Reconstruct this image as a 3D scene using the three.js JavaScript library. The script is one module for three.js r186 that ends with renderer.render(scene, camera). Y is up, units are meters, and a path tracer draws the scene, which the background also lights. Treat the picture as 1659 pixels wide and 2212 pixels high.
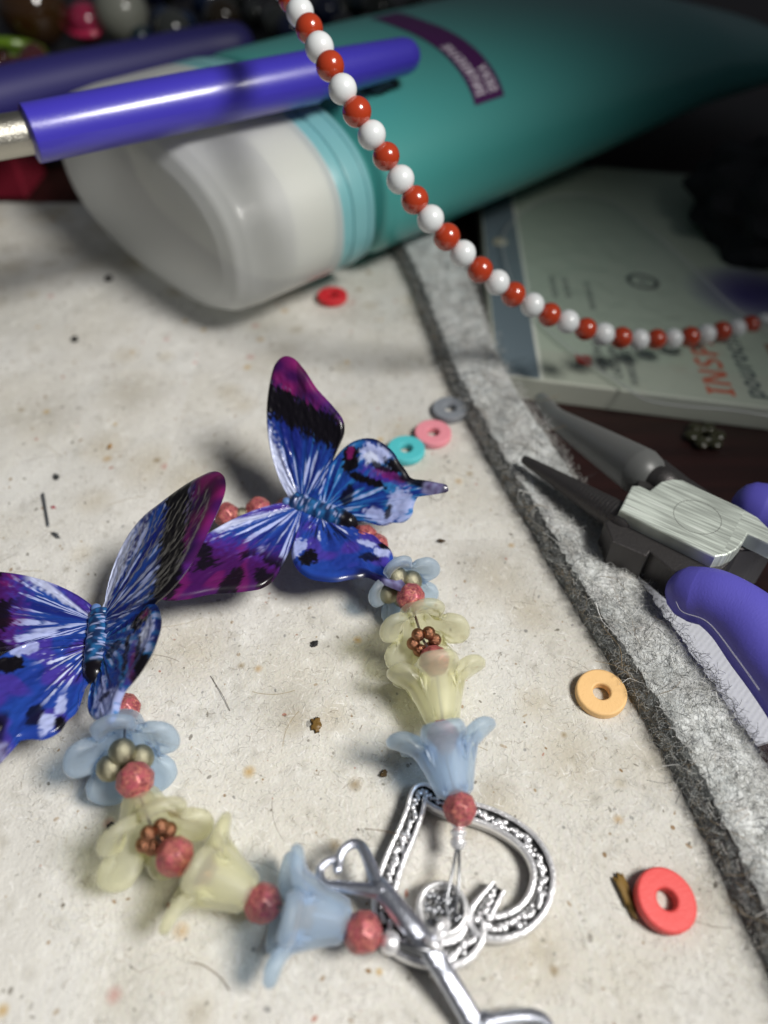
import * as THREE from 'three';
import { mergeGeometries, mergeVertices } from 'three/addons/utils/BufferGeometryUtils.js';
import { RoundedBoxGeometry } from 'three/addons/geometries/RoundedBoxGeometry.js';
import { createNoise2D, createNoise3D } from 'simplex-noise';

// ------------------------------------------------------------------ camera, lamps, exposure
const MM = 0.001;                                   // everything below is laid out in millimetres
const scene = new THREE.Scene();
const W = 768, H = 1024, PITCH = THREE.MathUtils.degToRad(47), EYE = new THREE.Vector3(0, 80, 0);
const camera = new THREE.PerspectiveCamera(69.4, W / H, 0.004, 10);
camera.position.copy(EYE).multiplyScalar(MM);
camera.rotation.set(-PITCH, 0, 0);
camera.focus = 0.088; camera.userData.fStop = 12.5;
scene.add(camera);
scene.background = new THREE.Color(0.045, 0.048, 0.054);
scene.environment = null;

const renderer = new THREE.WebGLRenderer({ antialias: true });
renderer.setSize(W, H);
renderer.toneMapping = THREE.LinearToneMapping;
renderer.toneMappingExposure = 1.0;
renderer.shadowMap.enabled = true;

const lamp = new THREE.SpotLight(0xfffcf7, 0.60, 0, THREE.MathUtils.degToRad(41.3), 0.36, 2);
lamp.name = 'desk_lamp'; lamp.position.set(0.190, 0.300, 0.040); lamp.target.position.set(-0.270, 0, 0.0017);
lamp.castShadow = true; lamp.shadow.radius = 2.8; lamp.shadow.camera.near = 0.01; lamp.shadow.camera.far = 2;
scene.add(lamp, lamp.target);

// ------------------------------------------------------------------ helpers
function rng(seed) { let a = seed >>> 0; return () => { a = (a + 0x6D2B79F5) | 0; let t = Math.imul(a ^ (a >>> 15), 1 | a); t = (t + Math.imul(t ^ (t >>> 7), 61 | t)) ^ t; return ((t ^ (t >>> 14)) >>> 0) / 4294967296; }; }
const n2 = createNoise2D(rng(11)), n3 = createNoise3D(rng(12));
const V = (x, y, z) => new THREE.Vector3(x, y, z);
const lerp = THREE.MathUtils.lerp, clamp = THREE.MathUtils.clamp;
const sst = (a, b, x) => { const t = Math.min(1, Math.max(0, (x - a) / (b - a))); return t * t * (3 - 2 * t); };
const FP = 1597, SIN = Math.sin(PITCH), COS = Math.cos(PITCH);
function ray(x, y) { const a = (x - 829.5) / FP, b = (1106 - y) / FP; return V(a, b * COS - SIN, -b * SIN - COS); }
const at = (x, y, h) => { const d = ray(x, y); return EYE.clone().addScaledVector(d, (h - EYE.y) / d.y); };       // where the sight line of the photograph meets the level h
const dep = (x, y, t) => EYE.clone().addScaledVector(ray(x, y), t);                                            // the same at a distance t

const used = {};
function numbered(n) { const k = used[n] = (used[n] ?? -1) + 1; return k ? n + '_' + String(k).padStart(3, '0') : n; }
function tag(o, label, category, group, kind) { o.userData = { label, category }; if (group) o.userData.group = group; if (kind) o.userData.kind = kind; return o; }
function thing(name, label, category, p, group) {
  const o = new THREE.Group(); o.name = numbered(name); o.position.copy(p).multiplyScalar(MM); scene.add(o);
  o.userData.at = p.clone(); tag(o, label, category, group); o.origin = p.clone(); return o;
}
// a mesh whose geometry is given in world millimetres (world = true) or in its parent's own millimetres
function part(name, geo, m, parent, world = false) {
  const g = geo.clone();
  if (world) { const o = parent.origin; if (o) g.translate(-o.x, -o.y, -o.z); }
  g.scale(MM, MM, MM);
  const me = new THREE.Mesh(g, m); me.name = name; me.castShadow = me.receiveShadow = true; parent.add(me); return me;
}
function shared(geo) { const g = geo.clone(); g.scale(MM, MM, MM); return g; }
function put(name, g, m, parent, p, q, s = 1) {        // shared geometry (already in metres) at world point p
  const me = new THREE.Mesh(g, m); me.name = name; me.castShadow = me.receiveShadow = true;
  me.position.copy(p); if (parent.origin) me.position.sub(parent.origin); me.position.multiplyScalar(MM);
  if (q) me.quaternion.copy(q); me.scale.setScalar(s); parent.add(me); return me;
}
function group(name, parent, p, q, s = 1) {
  const me = new THREE.Group(); me.name = name; me.position.copy(p); if (parent.origin) me.position.sub(parent.origin); me.position.multiplyScalar(MM);
  if (q) me.quaternion.copy(q); me.scale.setScalar(s); parent.add(me); me.origin = null; return me;
}
function solo(name, geo, m, label, category, p, grp, kind) {   // a thing that is one mesh; geo in world mm
  const g = geo.clone(); g.translate(-p.x, -p.y, -p.z); g.scale(MM, MM, MM);
  const me = new THREE.Mesh(g, m); me.name = numbered(name); me.position.copy(p).multiplyScalar(MM); me.castShadow = me.receiveShadow = true; scene.add(me);
  return tag(me, label, category, grp, kind);
}
const axisQ = (dir, from = V(0, 1, 0)) => new THREE.Quaternion().setFromUnitVectors(from, dir.clone().normalize());
const curve = (pts, closed = false, t = 0.5) => new THREE.CatmullRomCurve3(pts, closed, 'catmullrom', t);
// a tube with a radius that may change along it and rounded ends
function rod(pts, rad, { seg = 40, sides = 14, flat = 1, up = V(0, 1, 0), ends = true } = {}) {
  const c = pts.getPointAt ? pts : curve(pts), P = [], I = [], UV = [];
  const list = []; const cap = ends ? [0, 0.35, 0.7, 0.92, 1] : [1];
  const L = c.getLength();
  for (let i = 0; i <= seg; i++) list.push([i / seg, 0, 1]);
  const r0 = typeof rad === 'function' ? rad(0) : rad, r1 = typeof rad === 'function' ? rad(1) : rad;
  const rows = [];
  if (ends) for (const k of [1, 0.94, 0.75, 0.45]) rows.push([0, -k * r0, Math.sqrt(Math.max(0, 1 - k * k))]);
  rows.push(...list);
  if (ends) for (const k of [0.45, 0.75, 0.94, 1]) rows.push([1, k * r1, Math.sqrt(Math.max(0, 1 - k * k))]);
  for (const [t, off, sc] of rows) {
    const p = c.getPointAt(t), T = c.getTangentAt(t).normalize();
    let B = V().crossVectors(T, up); if (B.lengthSq() < 1e-6) B = V().crossVectors(T, V(1, 0, 0)); B.normalize();
    const N = V().crossVectors(B, T).normalize(), r = (typeof rad === 'function' ? rad(t) : rad) * sc;
    p.addScaledVector(T, off);
    for (let k = 0; k <= sides; k++) {
      const a = k / sides * Math.PI * 2;
      P.push(p.x + (B.x * Math.cos(a) + N.x * Math.sin(a) * flat) * r, p.y + (B.y * Math.cos(a) + N.y * Math.sin(a) * flat) * r, p.z + (B.z * Math.cos(a) + N.z * Math.sin(a) * flat) * r);
      UV.push(t * L / 10 + off / 10, k / sides);
    }
  }
  const w = sides + 1;
  for (let i = 0; i < rows.length - 1; i++) for (let k = 0; k < sides; k++) { const a = i * w + k, b = a + 1, d = a + w, e = d + 1; I.push(a, b, d, b, e, d); }
  return indexed(P, UV, I);
}
function indexed(P, UV, I, C) {
  const g = new THREE.BufferGeometry(); g.setAttribute('position', new THREE.Float32BufferAttribute(P, 3));
  if (UV) g.setAttribute('uv', new THREE.Float32BufferAttribute(UV, 2));
  if (C) g.setAttribute('color', new THREE.Float32BufferAttribute(C, 3));
  g.setIndex(I); g.computeVertexNormals(); return g;
}
// grid surface from f(u, v), closed in u when asked
function sheet(nu, nv, f, { closeU = false, flip = false, color } = {}) {
  const P = [], UV = [], I = [], C = color ? [] : null;
  for (let j = 0; j <= nv; j++) for (let i = 0; i <= nu; i++) { const p = f(i / nu, j / nv); P.push(p.x, p.y, p.z); UV.push(i / nu, j / nv); if (C) C.push(...color(i / nu, j / nv, p)); }
  const w = nu + 1;
  for (let j = 0; j < nv; j++) for (let i = 0; i < nu; i++) { const a = j * w + i, b = a + 1, d = a + w, e = d + 1; if (flip) I.push(a, d, b, b, d, e); else I.push(a, b, d, b, e, d); }
  const g = indexed(P, UV, I, C);
  if (closeU) { const n = g.attributes.normal; for (let j = 0; j <= nv; j++) { const a = j * w, b = a + nu, m = V(n.getX(a) + n.getX(b), n.getY(a) + n.getY(b), n.getZ(a) + n.getZ(b)).normalize(); n.setXYZ(a, m.x, m.y, m.z); n.setXYZ(b, m.x, m.y, m.z); } }
  return g;
}
function canvas(w, h, draw, srgb = true) {
  const c = document.createElement('canvas'); c.width = w; c.height = h; draw(c.getContext('2d'), w, h);
  const t = new THREE.CanvasTexture(c); t.wrapS = t.wrapT = THREE.RepeatWrapping; if (srgb) t.colorSpace = THREE.SRGBColorSpace; return t;
}
function noiseTexture(n, f, srgb = false) {
  const d = new Uint8Array(n * n * 4);
  for (let y = 0; y < n; y++) for (let x = 0; x < n; x++) { const v = f(x / n, y / n), k = (y * n + x) * 4; const a = Array.isArray(v) ? v : [v, v, v]; d[k] = clamp(a[0], 0, 1) * 255; d[k + 1] = clamp(a[1], 0, 1) * 255; d[k + 2] = clamp(a[2], 0, 1) * 255; d[k + 3] = 255; }
  const t = new THREE.DataTexture(d, n, n); t.wrapS = t.wrapT = THREE.RepeatWrapping; t.magFilter = THREE.LinearFilter; if (srgb) t.colorSpace = THREE.SRGBColorSpace; t.needsUpdate = true; return t;
}
// noise that wraps over the unit square
function wrapN(x, y, f, s = 0) { const a = x * Math.PI * 2, b = y * Math.PI * 2; return n3(Math.cos(a) * f * 0.16 + s, Math.sin(a) * f * 0.16 + Math.cos(b) * f * 0.16, Math.sin(b) * f * 0.16 + s * 2); }
const std = (o) => new THREE.MeshStandardMaterial(o), phys = (o) => new THREE.MeshPhysicalMaterial(o);
const col = (r, g, b) => new THREE.Color(r, g, b);

// ------------------------------------------------------------------ surfaces
const fine = noiseTexture(256, (x, y) => 0.5 + 0.3 * wrapN(x, y, 60) + 0.25 * wrapN(x, y, 160, 3));
const R = rng(5);
function streaks(g, n, w, h, len, styles, lw) {
  for (let i = 0; i < n; i++) {
    const x = R() * w, y = R() * h, a = R() * 6.283, l = len * (0.4 + R()), b = a + (R() - 0.5) * 1.6;
    g.strokeStyle = styles[(R() * styles.length) | 0]; g.lineWidth = lw * (0.5 + R());
    g.beginPath(); g.moveTo(x, y); g.quadraticCurveTo(x + Math.cos(a) * l * 0.5, y + Math.sin(a) * l * 0.5, x + Math.cos(a) * l * 0.5 + Math.cos(b) * l * 0.5, y + Math.sin(a) * l * 0.5 + Math.sin(b) * l * 0.5); g.stroke();
  }
}
function blot(g, x, y, r, rgba) { const q = g.createRadialGradient(x, y, 0, x, y, r); q.addColorStop(0, `rgba(${rgba})`); q.addColorStop(1, `rgba(${rgba.slice(0, rgba.lastIndexOf(','))},0)`); g.fillStyle = q; g.fillRect(x - r, y - r, r * 2, r * 2); }
const feltColor = canvas(2048, 2048, (g, w, h) => {          // 110 mm a side
  g.fillStyle = '#d4d2cc'; g.fillRect(0, 0, w, h);
  for (let i = 0; i < 260; i++) blot(g, R() * w, R() * h, 40 + R() * 190, R() < 0.5 ? '190,184,166,0.20' : R() < 0.6 ? '226,226,222,0.30' : '176,176,170,0.22');
  for (let i = 0; i < 70; i++) blot(g, R() * w, R() * h, 20 + R() * 110, R() < 0.6 ? '150,132,96,0.26' : '132,124,108,0.26');
  for (let i = 0; i < 1500; i++) blot(g, R() * w, R() * h, 5 + R() * 16, R() < 0.5 ? '150,146,134,0.28' : '240,240,236,0.34');
  streaks(g, 15000, w, h, 16, ['rgba(248,248,244,0.30)', 'rgba(160,156,146,0.14)', 'rgba(255,255,255,0.4)', 'rgba(188,180,160,0.3)'], 1.5);
  for (let i = 0; i < 4200; i++) {
    const x = R() * w, y = R() * h, s = 0.7 + Math.pow(R(), 5) * 4.4, k = R();
    g.fillStyle = k < 0.5 ? `rgba(72,66,56,${0.2 + R() * 0.42})` : k < 0.82 ? `rgba(120,86,48,${0.3 + R() * 0.45})` : k < 0.9 ? 'rgba(150,70,50,0.5)' : 'rgba(96,96,96,0.5)';
    g.beginPath(); g.ellipse(x, y, s * (0.7 + R()), s * (0.5 + R() * 0.6), R() * 3, 0, 7); g.fill();
  }
  for (let i = 0; i < 70; i++) blot(g, R() * w, R() * h, 6 + R() * 14, ['176,128,52,0.6', '166,120,60,0.5', '120,96,60,0.55', '170,90,84,0.45'][(R() * 4) | 0]);
  streaks(g, 90, w, h, 90, ['rgba(110,88,50,0.5)', 'rgba(80,70,60,0.45)'], 1.3);
});
const feltBump = noiseTexture(1024, (x, y) => 0.5 + 0.18 * n2(x * 150, y * 150) + 0.26 * n2(x * 330 + 7, y * 330) + 0.06 * n2(x * 40, y * 40 + 3));
const rimColor = canvas(1024, 1024, (g, w, h) => {           // 40 mm a side
  g.fillStyle = '#eaedec'; g.fillRect(0, 0, w, h);
  for (let i = 0; i < 700; i++) blot(g, R() * w, R() * h, 10 + R() * 60, ['118,122,122,0.30', '232,236,233,0.34', '160,152,148,0.22', '140,148,150,0.26'][(R() * 4) | 0]);
  streaks(g, 12000, w, h, 34, ['rgba(90,94,96,0.22)', 'rgba(240,244,241,0.42)', 'rgba(140,144,146,0.26)', 'rgba(240,242,238,0.42)', 'rgba(225,229,227,0.35)'], 1.5);
  streaks(g, 260, w, h, 90, ['rgba(24,26,30,0.7)', 'rgba(235,235,230,0.6)', 'rgba(120,96,70,0.5)'], 1.4);
});
const rimBump = canvas(1024, 1024, (g, w, h) => { g.fillStyle = '#707070'; g.fillRect(0, 0, w, h); for (let i = 0; i < 900; i++) blot(g, R() * w, R() * h, 8 + R() * 30, R() < 0.5 ? '30,30,30,0.4' : '210,210,210,0.4'); streaks(g, 18000, w, h, 28, ['rgba(255,255,255,0.5)', 'rgba(10,10,10,0.5)'], 1.6); }, false);
const feltM = std({ map: feltColor, bumpMap: feltBump, bumpScale: 0.00009, roughness: 0.95 });
const rimM = std({ map: rimColor, bumpMap: rimBump, bumpScale: 0.00022, roughness: 0.95 });
const woodMap = noiseTexture(512, (x, y) => { const v = 0.5 + 0.5 * n2(x * 3, y * 60) * 0.6 + 0.2 * n2(x * 20, y * 200); return [0.12 + 0.09 * v, 0.06 + 0.045 * v, 0.055 + 0.04 * v]; }, true);
const deskM = std({ map: woodMap, roughness: 0.42 });

// ------------------------------------------------------------------ desk and bead mat
{
  const g = new THREE.PlaneGeometry(1.6, 1.6).rotateX(-Math.PI / 2);
  const uv = g.attributes.uv; for (let i = 0; i < uv.count; i++) uv.setXY(i, uv.getX(i) * 4, uv.getY(i) * 8);
  const d = new THREE.Mesh(g, deskM); d.name = 'desk_top'; d.position.set(0, -0.008, -0.4); d.receiveShadow = true; d.castShadow = true; d.userData = { kind: 'structure', label: 'dark red-brown wooden desk top under everything' }; scene.add(d);
}
// inner edge of the raised border, in the mat's plane: [x, z]
const edgeIn = [[-9, -177], [3.1, -149.7], [10.9, -109.5], [15.8, -89.5], [20.5, -74.2], [25.3, -58.3], [30.9, -41], [33.4, -30.8], [35.2, -21.2], [36.2, -16.5], [38.2, -6], [42, 14]];
const edgeOut = [[6, -177], [16.2, -149.7], [21.5, -108.1], [27, -87.3], [32.2, -67.1], [37.5, -51.2], [42.8, -33.4], [46.2, -19], [48.5, -7], [53, 14]];
const inC = curve(edgeIn.map(([x, z]) => V(x, 0, z))), outC = curve(edgeOut.map(([x, z]) => V(x, 0, z)));
const mat = thing('bead_mat', 'pale speckled felt bead mat with a raised grey felt border along its right side', 'mat', V(0, 0, -85));
{
  const left = -150;
  const wob = (x, z) => 0.10 * n2(x * 0.13, z * 0.13) + 0.05 * n2(x * 0.6, z * 0.6) + 0.25 * n2(x * 0.03 + 5, z * 0.03);
  const pad = sheet(230, 300, (u, v) => { const p = inC.getPointAt(v); const x = lerp(left, p.x + 2.2, Math.pow(u, 0.8)); return V(x, wob(x, p.z) * sst(0, 0.06, 1 - u), p.z); });
  const P = pad.attributes.position, U = pad.attributes.uv; for (let i = 0; i < P.count; i++) U.setXY(i, P.getX(i) / 110 + 0.31, P.getZ(i) / 110 + 0.63);
  part('felt_pad', pad, feltM, mat, true);
  part('pad_edge', sheet(120, 4, (u, v) => V(lerp(-150, -8, u), lerp(-8, 0, v), -177 - 0.6 * Math.sin(v * 3.1))), feltM, mat, true);
  // the border: inner wall, rounded shoulder, top, outer wall
  const prof = [[0, -0.6], [0.02, 0.6], [0.05, 1.5], [0.09, 2.15], [0.16, 2.5], [0.3, 2.65], [0.5, 2.6], [0.7, 2.6], [0.86, 2.5], [0.93, 2.2], [0.98, 1.2], [1, -1], [1, -8]];
  const N = 420, M = 70, rimG = sheet(N, M, (u, v) => {
    const a = inC.getPointAt(u), b = outC.getPointAt(u), k = v * (prof.length - 1), i = Math.min(prof.length - 2, k | 0), f = k - i;
    const s = lerp(prof[i][0], prof[i + 1][0], f); let y = lerp(prof[i][1], prof[i + 1][1], f);
    const p = a.clone().lerp(b, s); const q = 0.30 * n3(p.x * 0.5, y * 0.7, p.z * 0.5) + 0.16 * n3(p.x * 1.5, y * 1.5, p.z * 1.5) + 0.09 * n3(p.x * 4, y * 4, p.z * 4);
    p.y = y + q * (y > 0.5 ? 0.6 : 0.15); p.x += q * (v < 0.35 ? 1.3 : v > 0.75 ? 1 : 0.3); return p;
  });
  const p2 = rimG.attributes.position, u2 = rimG.attributes.uv; for (let i = 0; i < p2.count; i++) u2.setXY(i, (p2.getX(i) + p2.getY(i) * 0.8) / 40, p2.getZ(i) / 40);
  part('raised_border', rimG, rimM, mat, true);
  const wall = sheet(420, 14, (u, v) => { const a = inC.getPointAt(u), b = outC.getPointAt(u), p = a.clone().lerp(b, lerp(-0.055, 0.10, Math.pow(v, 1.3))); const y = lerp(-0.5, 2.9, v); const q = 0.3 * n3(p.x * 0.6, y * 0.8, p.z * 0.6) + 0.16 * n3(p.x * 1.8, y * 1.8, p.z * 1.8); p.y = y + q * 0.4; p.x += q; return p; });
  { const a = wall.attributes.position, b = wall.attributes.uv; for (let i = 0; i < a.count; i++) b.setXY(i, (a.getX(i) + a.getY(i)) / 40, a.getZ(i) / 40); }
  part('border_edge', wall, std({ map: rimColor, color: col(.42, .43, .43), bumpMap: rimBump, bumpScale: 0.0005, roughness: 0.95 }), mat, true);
  // loose fibres standing out of the felt
  const hairG = (() => { const gs = []; for (let k = 0; k < 4; k++) { const r = rng(70 + k); const c = curve([V(0, 0, 0), V(0.25 + r() * 0.1, 0.10 + r() * 0.1, (r() - 0.5) * 0.25), V(0.6, 0.13 + r() * 0.12, (r() - 0.5) * 0.5), V(1, 0.02 + r() * 0.2, (r() - 0.5) * 0.9)]); gs.push(new THREE.TubeGeometry(c, 6, 0.016, 3)); } return gs; })();
  const fibres = (name, n, spot, cols, len, seed, rad) => {
    const r = rng(seed);
    for (let k = 0; k < 4; k++) {
      const me = new THREE.InstancedMesh(shared(hairG[k]), std({ roughness: 0.7, color: 0xffffff }), n >> 2); me.name = name; me.userData.kind = 'stuff';
      const o = new THREE.Object3D(), c = new THREE.Color();
      for (let i = 0; i < n >> 2; i++) {
        const p = spot(r); const s = len * (0.4 + 1.1 * r()); o.position.copy(p).sub(mat.origin).multiplyScalar(MM); o.rotation.set((r() - 0.5) * 0.9, r() * 6.283, (r() - 0.3) * (name === 'felt_fibre' ? 0.45 : 0.8)); o.scale.set(s, s, s); if (rad) o.scale.set(s, s * rad, s * rad); o.updateMatrix(); me.setMatrixAt(i, o.matrix);
        const q = cols[(r() * cols.length) | 0]; c.setRGB(...q); me.setColorAt(i, c);
      }
      me.castShadow = me.receiveShadow = true; mat.add(me);
    }
  };
  const W1 = [.86, .86, .83], W2 = [.6, .6, .56], D1 = [.05, .05, .055], D2 = [.14, .15, .15], B1 = [.3, .22, .12], G1 = [.4, .42, .42];
  fibres('felt_fibre', 26000, (r) => { const v = 0.25 + 0.73 * Math.pow(r(), 0.8), p = inC.getPointAt(v); const x = p.x - r() * Math.min(95, 60 - p.z * 0.4); return V(x, wob(x, p.z) - 0.02, p.z); }, [W1, W1, W1, W1, W1, W1, W2, W2, B1], 0.75, 3, 0.8);
  fibres('border_fibre', 19000, (r) => { const u = 0.16 + 0.84 * Math.pow(r(), 0.85), s = r(); const a = inC.getPointAt(u), b = outC.getPointAt(u), p = a.lerp(b, 0.03 + s * 0.97); p.y = s < 0.1 ? 0.3 + s * 20 : 2.5 + 0.2 * n2(p.x * 0.5, p.z * 0.5); return p; }, [W1, W1, W1, W1, W2, W2, G1, D2, W2, W1, W2, D1], 1.15, 4, 0.9);
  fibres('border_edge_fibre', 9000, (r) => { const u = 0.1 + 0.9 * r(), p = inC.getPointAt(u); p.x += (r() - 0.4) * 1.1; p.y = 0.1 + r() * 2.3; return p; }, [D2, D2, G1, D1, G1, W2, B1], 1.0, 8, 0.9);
  fibres('border_hair', 260, (r) => { const u = 0.3 + 0.7 * r(), a = inC.getPointAt(u), b = outC.getPointAt(u), p = a.lerp(b, -0.05 + r()); p.y = 2.5; return p; }, [D1, D1, W1, B1], 4.2, 9, 0.32);
}

// ------------------------------------------------------------------ flat clay beads lying on the mat
const disc = (() => { const p = [], R0 = 1.0, R1 = 3.0, t = 1.25, e = 0.28, q = []; const arc = (cx, cy, a0, a1) => { for (let i = 0; i <= 4; i++) { const a = lerp(a0, a1, i / 4); q.push(new THREE.Vector2(cx + e * Math.cos(a), cy + e * Math.sin(a))); } };
  const h = Math.PI / 2; arc(R1 - e, e, -h, 0); arc(R1 - e, t - e, 0, h); arc(R0 + e, t - e, h, 2 * h); arc(R0 + e, e, 2 * h, 3 * h); q.push(q[0].clone()); return new THREE.LatheGeometry(q, 56); })();
const discG = shared(disc);
function discBead(px, py, c, label, tilt = [0, 0], h = 0.05, s = 1) {
  const p = at(px, py, h + 0.6); p.y = h;
  const me = new THREE.Mesh(discG, phys({ color: c, roughness: 0.5, bumpMap: fine, bumpScale: 0.00003, clearcoat: 0.08, clearcoatRoughness: 0.5 })); me.name = numbered('disc_bead'); me.position.copy(p).multiplyScalar(MM); me.rotation.set(tilt[0], 0, tilt[1]); me.scale.setScalar(s);
  me.castShadow = me.receiveShadow = true; scene.add(me); tag(me, label, 'bead', 'flat clay disc beads lying loose on the mat');
}
discBead(718, 641, col(.62, .02, .03), 'bright red flat disc bead lying beside the tube cap');
discBead(972, 886, col(.24, .26, .29), 'grey flat disc bead lying against the grey border', [0, 0.03]);
discBead(935, 938, col(.85, .3, .36), 'pink flat disc bead between the grey and turquoise disc beads', [0.02, 0]);
discBead(877, 973, col(.09, .56, .6), 'turquoise flat disc bead beside the tail of the butterfly wing');
discBead(1298, 1498, col(.95, .60, .26), 'pale orange flat disc bead lying against the grey border', [0.05, 0.04]);
discBead(1434, 1945, col(.78, .075, .07), 'coral red flat disc bead leaning on a brown flake', [0.02, -0.13], 0.35);

// ------------------------------------------------------------------ bracelet
const silver = phys({ color: col(.94, .94, .96), metalness: 0.7, roughness: 0.36, bumpMap: fine, bumpScale: 0.00002 });
const darkSilver = phys({ color: col(.14, .15, .17), metalness: 1, roughness: 0.4 });
const brassM = phys({ color: col(.37, .35, .25), metalness: 1, roughness: 0.42, bumpMap: fine, bumpScale: 0.00006 });
const copperM = phys({ color: col(.32, .15, .09), metalness: 1, roughness: 0.24, bumpMap: fine, bumpScale: 0.00004 });
const wireM = phys({ color: col(.35, .36, .38), metalness: 1, roughness: 0.35 });
const frost = (c, t = 0.86) => phys({ color: c, roughness: 0.52, transmission: t, thickness: 0, ior: 1.45, specularIntensity: 0.8, clearcoat: 0.25, clearcoatRoughness: 0.35 });
const blueF = frost(col(.79, .89, .99)), yellowF = frost(col(.99, .987, .845));
const bracelet = thing('beaded_bracelet', 'beaded bracelet with two blue butterflies, frosted flower beads and a silver heart clasp', 'bracelet', V(0, 0, -60));

// a round bead cut with soft facets, red with worn gold in the creases
function facetBead(seed) {
  const r = rng(seed), ns = []; for (let k = 0; k < 6; k++) for (const y of [-0.62, 0, 0.62]) { const a = (k + (y ? 0.5 : 0)) / 6 * 6.283; const q = Math.sqrt(1 - y * y); ns.push(V(q * Math.cos(a), y, q * Math.sin(a))); } ns.push(V(0, 1, 0), V(0, -1, 0));
  const g = mergeVertices(new THREE.IcosahedronGeometry(1, 14).deleteAttribute('uv').deleteAttribute('normal')), P = g.attributes.position, C = [];
  for (let i = 0; i < P.count; i++) {
    const d = V().fromBufferAttribute(P, i).normalize(); let s = 0; for (const n of ns) s += Math.exp(34 * d.dot(n)); const m = Math.log(s) / 34;
    const rr = 0.97 / Math.max(0.9, m); const w = n3(d.x * 2.4 + seed, d.y * 5, d.z * 2.4), w2 = n3(d.x * 7 + seed, d.y * 9, d.z * 7), line = Math.pow(clamp(1 - Math.abs(w + 0.25 * w2) * 2.6, 0, 1), 2);
    d.multiplyScalar(rr * (1 + 0.012 * w2)); P.setXYZ(i, d.x, d.y, d.z);
    const gold = clamp(line * 0.8 + 0.35 * Math.max(0, w2), 0, 1), dk = 0.75 + 0.35 * w; C.push(lerp(.44 * dk, .80, gold * 0.75), lerp(.085 * dk, .40, gold * 0.65), lerp(.12 * dk, .25, gold * 0.6));
  }
  g.setAttribute('color', new THREE.Float32BufferAttribute(C, 3)); g.computeVertexNormals(); return g;
}
const druk = [1, 2, 3].map((s) => shared(facetBead(s)));
const coralM = phys({ vertexColors: true, metalness: 0.25, roughness: 0.42, clearcoat: 0.15, clearcoatRoughness: 0.4 });
let bk = 0;
function coral(p, dir, r = 1.72) { return put('round_bead', druk[bk++ % 3], coralM, bracelet, p, axisQ(dir).multiply(new THREE.Quaternion().setFromAxisAngle(V(0, 1, 0), bk * 1.3)), r); }
const small = shared(new THREE.LatheGeometry(Array.from({ length: 13 }, (_, i) => { const a = -Math.PI / 2 + Math.PI * i / 12; return new THREE.Vector2(0.35 + 0.65 * Math.cos(a), 0.8 * Math.sin(a)); }), 24));
// moulded flower: bell along +y from y = 0 (hole) to the mouth, five rounded petals
function flowerGeo(L, seed, open = 1) {
  const r = rng(seed), ph = Array.from({ length: 5 }, () => [(r() - 0.5) * 0.22, 0.9 + 0.2 * r(), (r() - 0.5) * 0.5]);
  const prof = (s, th, out) => {
    const k = ((th / (Math.PI * 2) * 5) % 5 + 5) % 5, i = Math.round(k) % 5, f = Math.abs(k - Math.round(k)) * 2;      // f: 0 at a petal's middle, 1 between petals
    const pet = Math.pow(Math.max(0, 1 - Math.pow(f / 0.86, 3.0)), 0.5), reach = (0.46 + 0.54 * pet) * (pet > 0 ? lerp(1, ph[i][1], pet) : 1), t = s * reach;
    // t runs along the meridian: rounded base, widening bell, then five broad lobes that lean outwards
    let rad, y;
    if (t < 0.12) { const a = t / 0.12; rad = lerp(0.55, 1.75, Math.sin(a * Math.PI / 2)); y = lerp(0, 0.6, a * a); }
    else if (t < 0.46) { const a = (t - 0.12) / 0.34; rad = 1.75 + 1.30 * Math.pow(a, 1.0); y = lerp(0.6, L * 0.62, Math.pow(a, 0.95)); }
    else { const a = (t - 0.46) / 0.54; rad = 3.05 + open * (1.75 * a + 0.45 * a * a * (1 + ph[i][2])); y = L * 0.62 + L * 0.36 * a - (0.9 + ph[i][2]) * 1.1 * a * a; }
    const cup = 0.55 * (1 - Math.pow(f, 1.8)) * sst(0.25, 0.8, t) - 0.25 * sst(0.75, 1, t) * Math.pow(f, 2);
    return [rad + cup * 0.75, y - cup * 0.35];
  };
  const pt = (u, s) => { const th = u * Math.PI * 2, [a, y] = prof(s, th); return V(a * Math.cos(th), y, a * Math.sin(th)); };
  const NU = 170, NV = 44, th0 = 0.36;
  const f = (u, v) => {
    // v 0..0.46 outside from hole to rim, 0.54..1 inside back to the hole
    const s = v < 0.46 ? v / 0.46 : v > 0.54 ? (1 - v) / 0.46 : 1, th = th0 + 0.26 * sst(0.55, 0.95, s); const p = pt(u, s);
    const e = 0.004, du = pt(u + e, s).sub(pt(u - e, s)), dv = pt(u, Math.min(1, s + e)).sub(pt(u, Math.max(0, s - e))); const n = V().crossVectors(dv, du).normalize(); if (n.dot(V(p.x, -1, p.z)) < 0 && s < 0.5) n.negate();
    if (v >= 0.46 && v <= 0.54) { const a = (v - 0.46) / 0.08 * Math.PI; return p.addScaledVector(n, th * (Math.cos(a))).addScaledVector(dv.normalize(), 0.58 * Math.sin(a)); }
    return p.addScaledVector(n, v < 0.46 ? th : -th);
  };
  return sheet(NU, NV, f, { closeU: true });
}
const flowers = [0, 1, 2, 3].map((k) => shared(flowerGeo(7.4, 20 + k)));
function flower(base, mouth, m, k, spin, s = 1) {
  const d = mouth.clone().sub(base).normalize();
  return put('flower_bead', flowers[k], m, bracelet, base, axisQ(d).multiply(new THREE.Quaternion().setFromAxisAngle(V(0, 1, 0), spin)), s);
}
const knobG = shared(new THREE.SphereGeometry(1, 22, 16));
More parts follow.
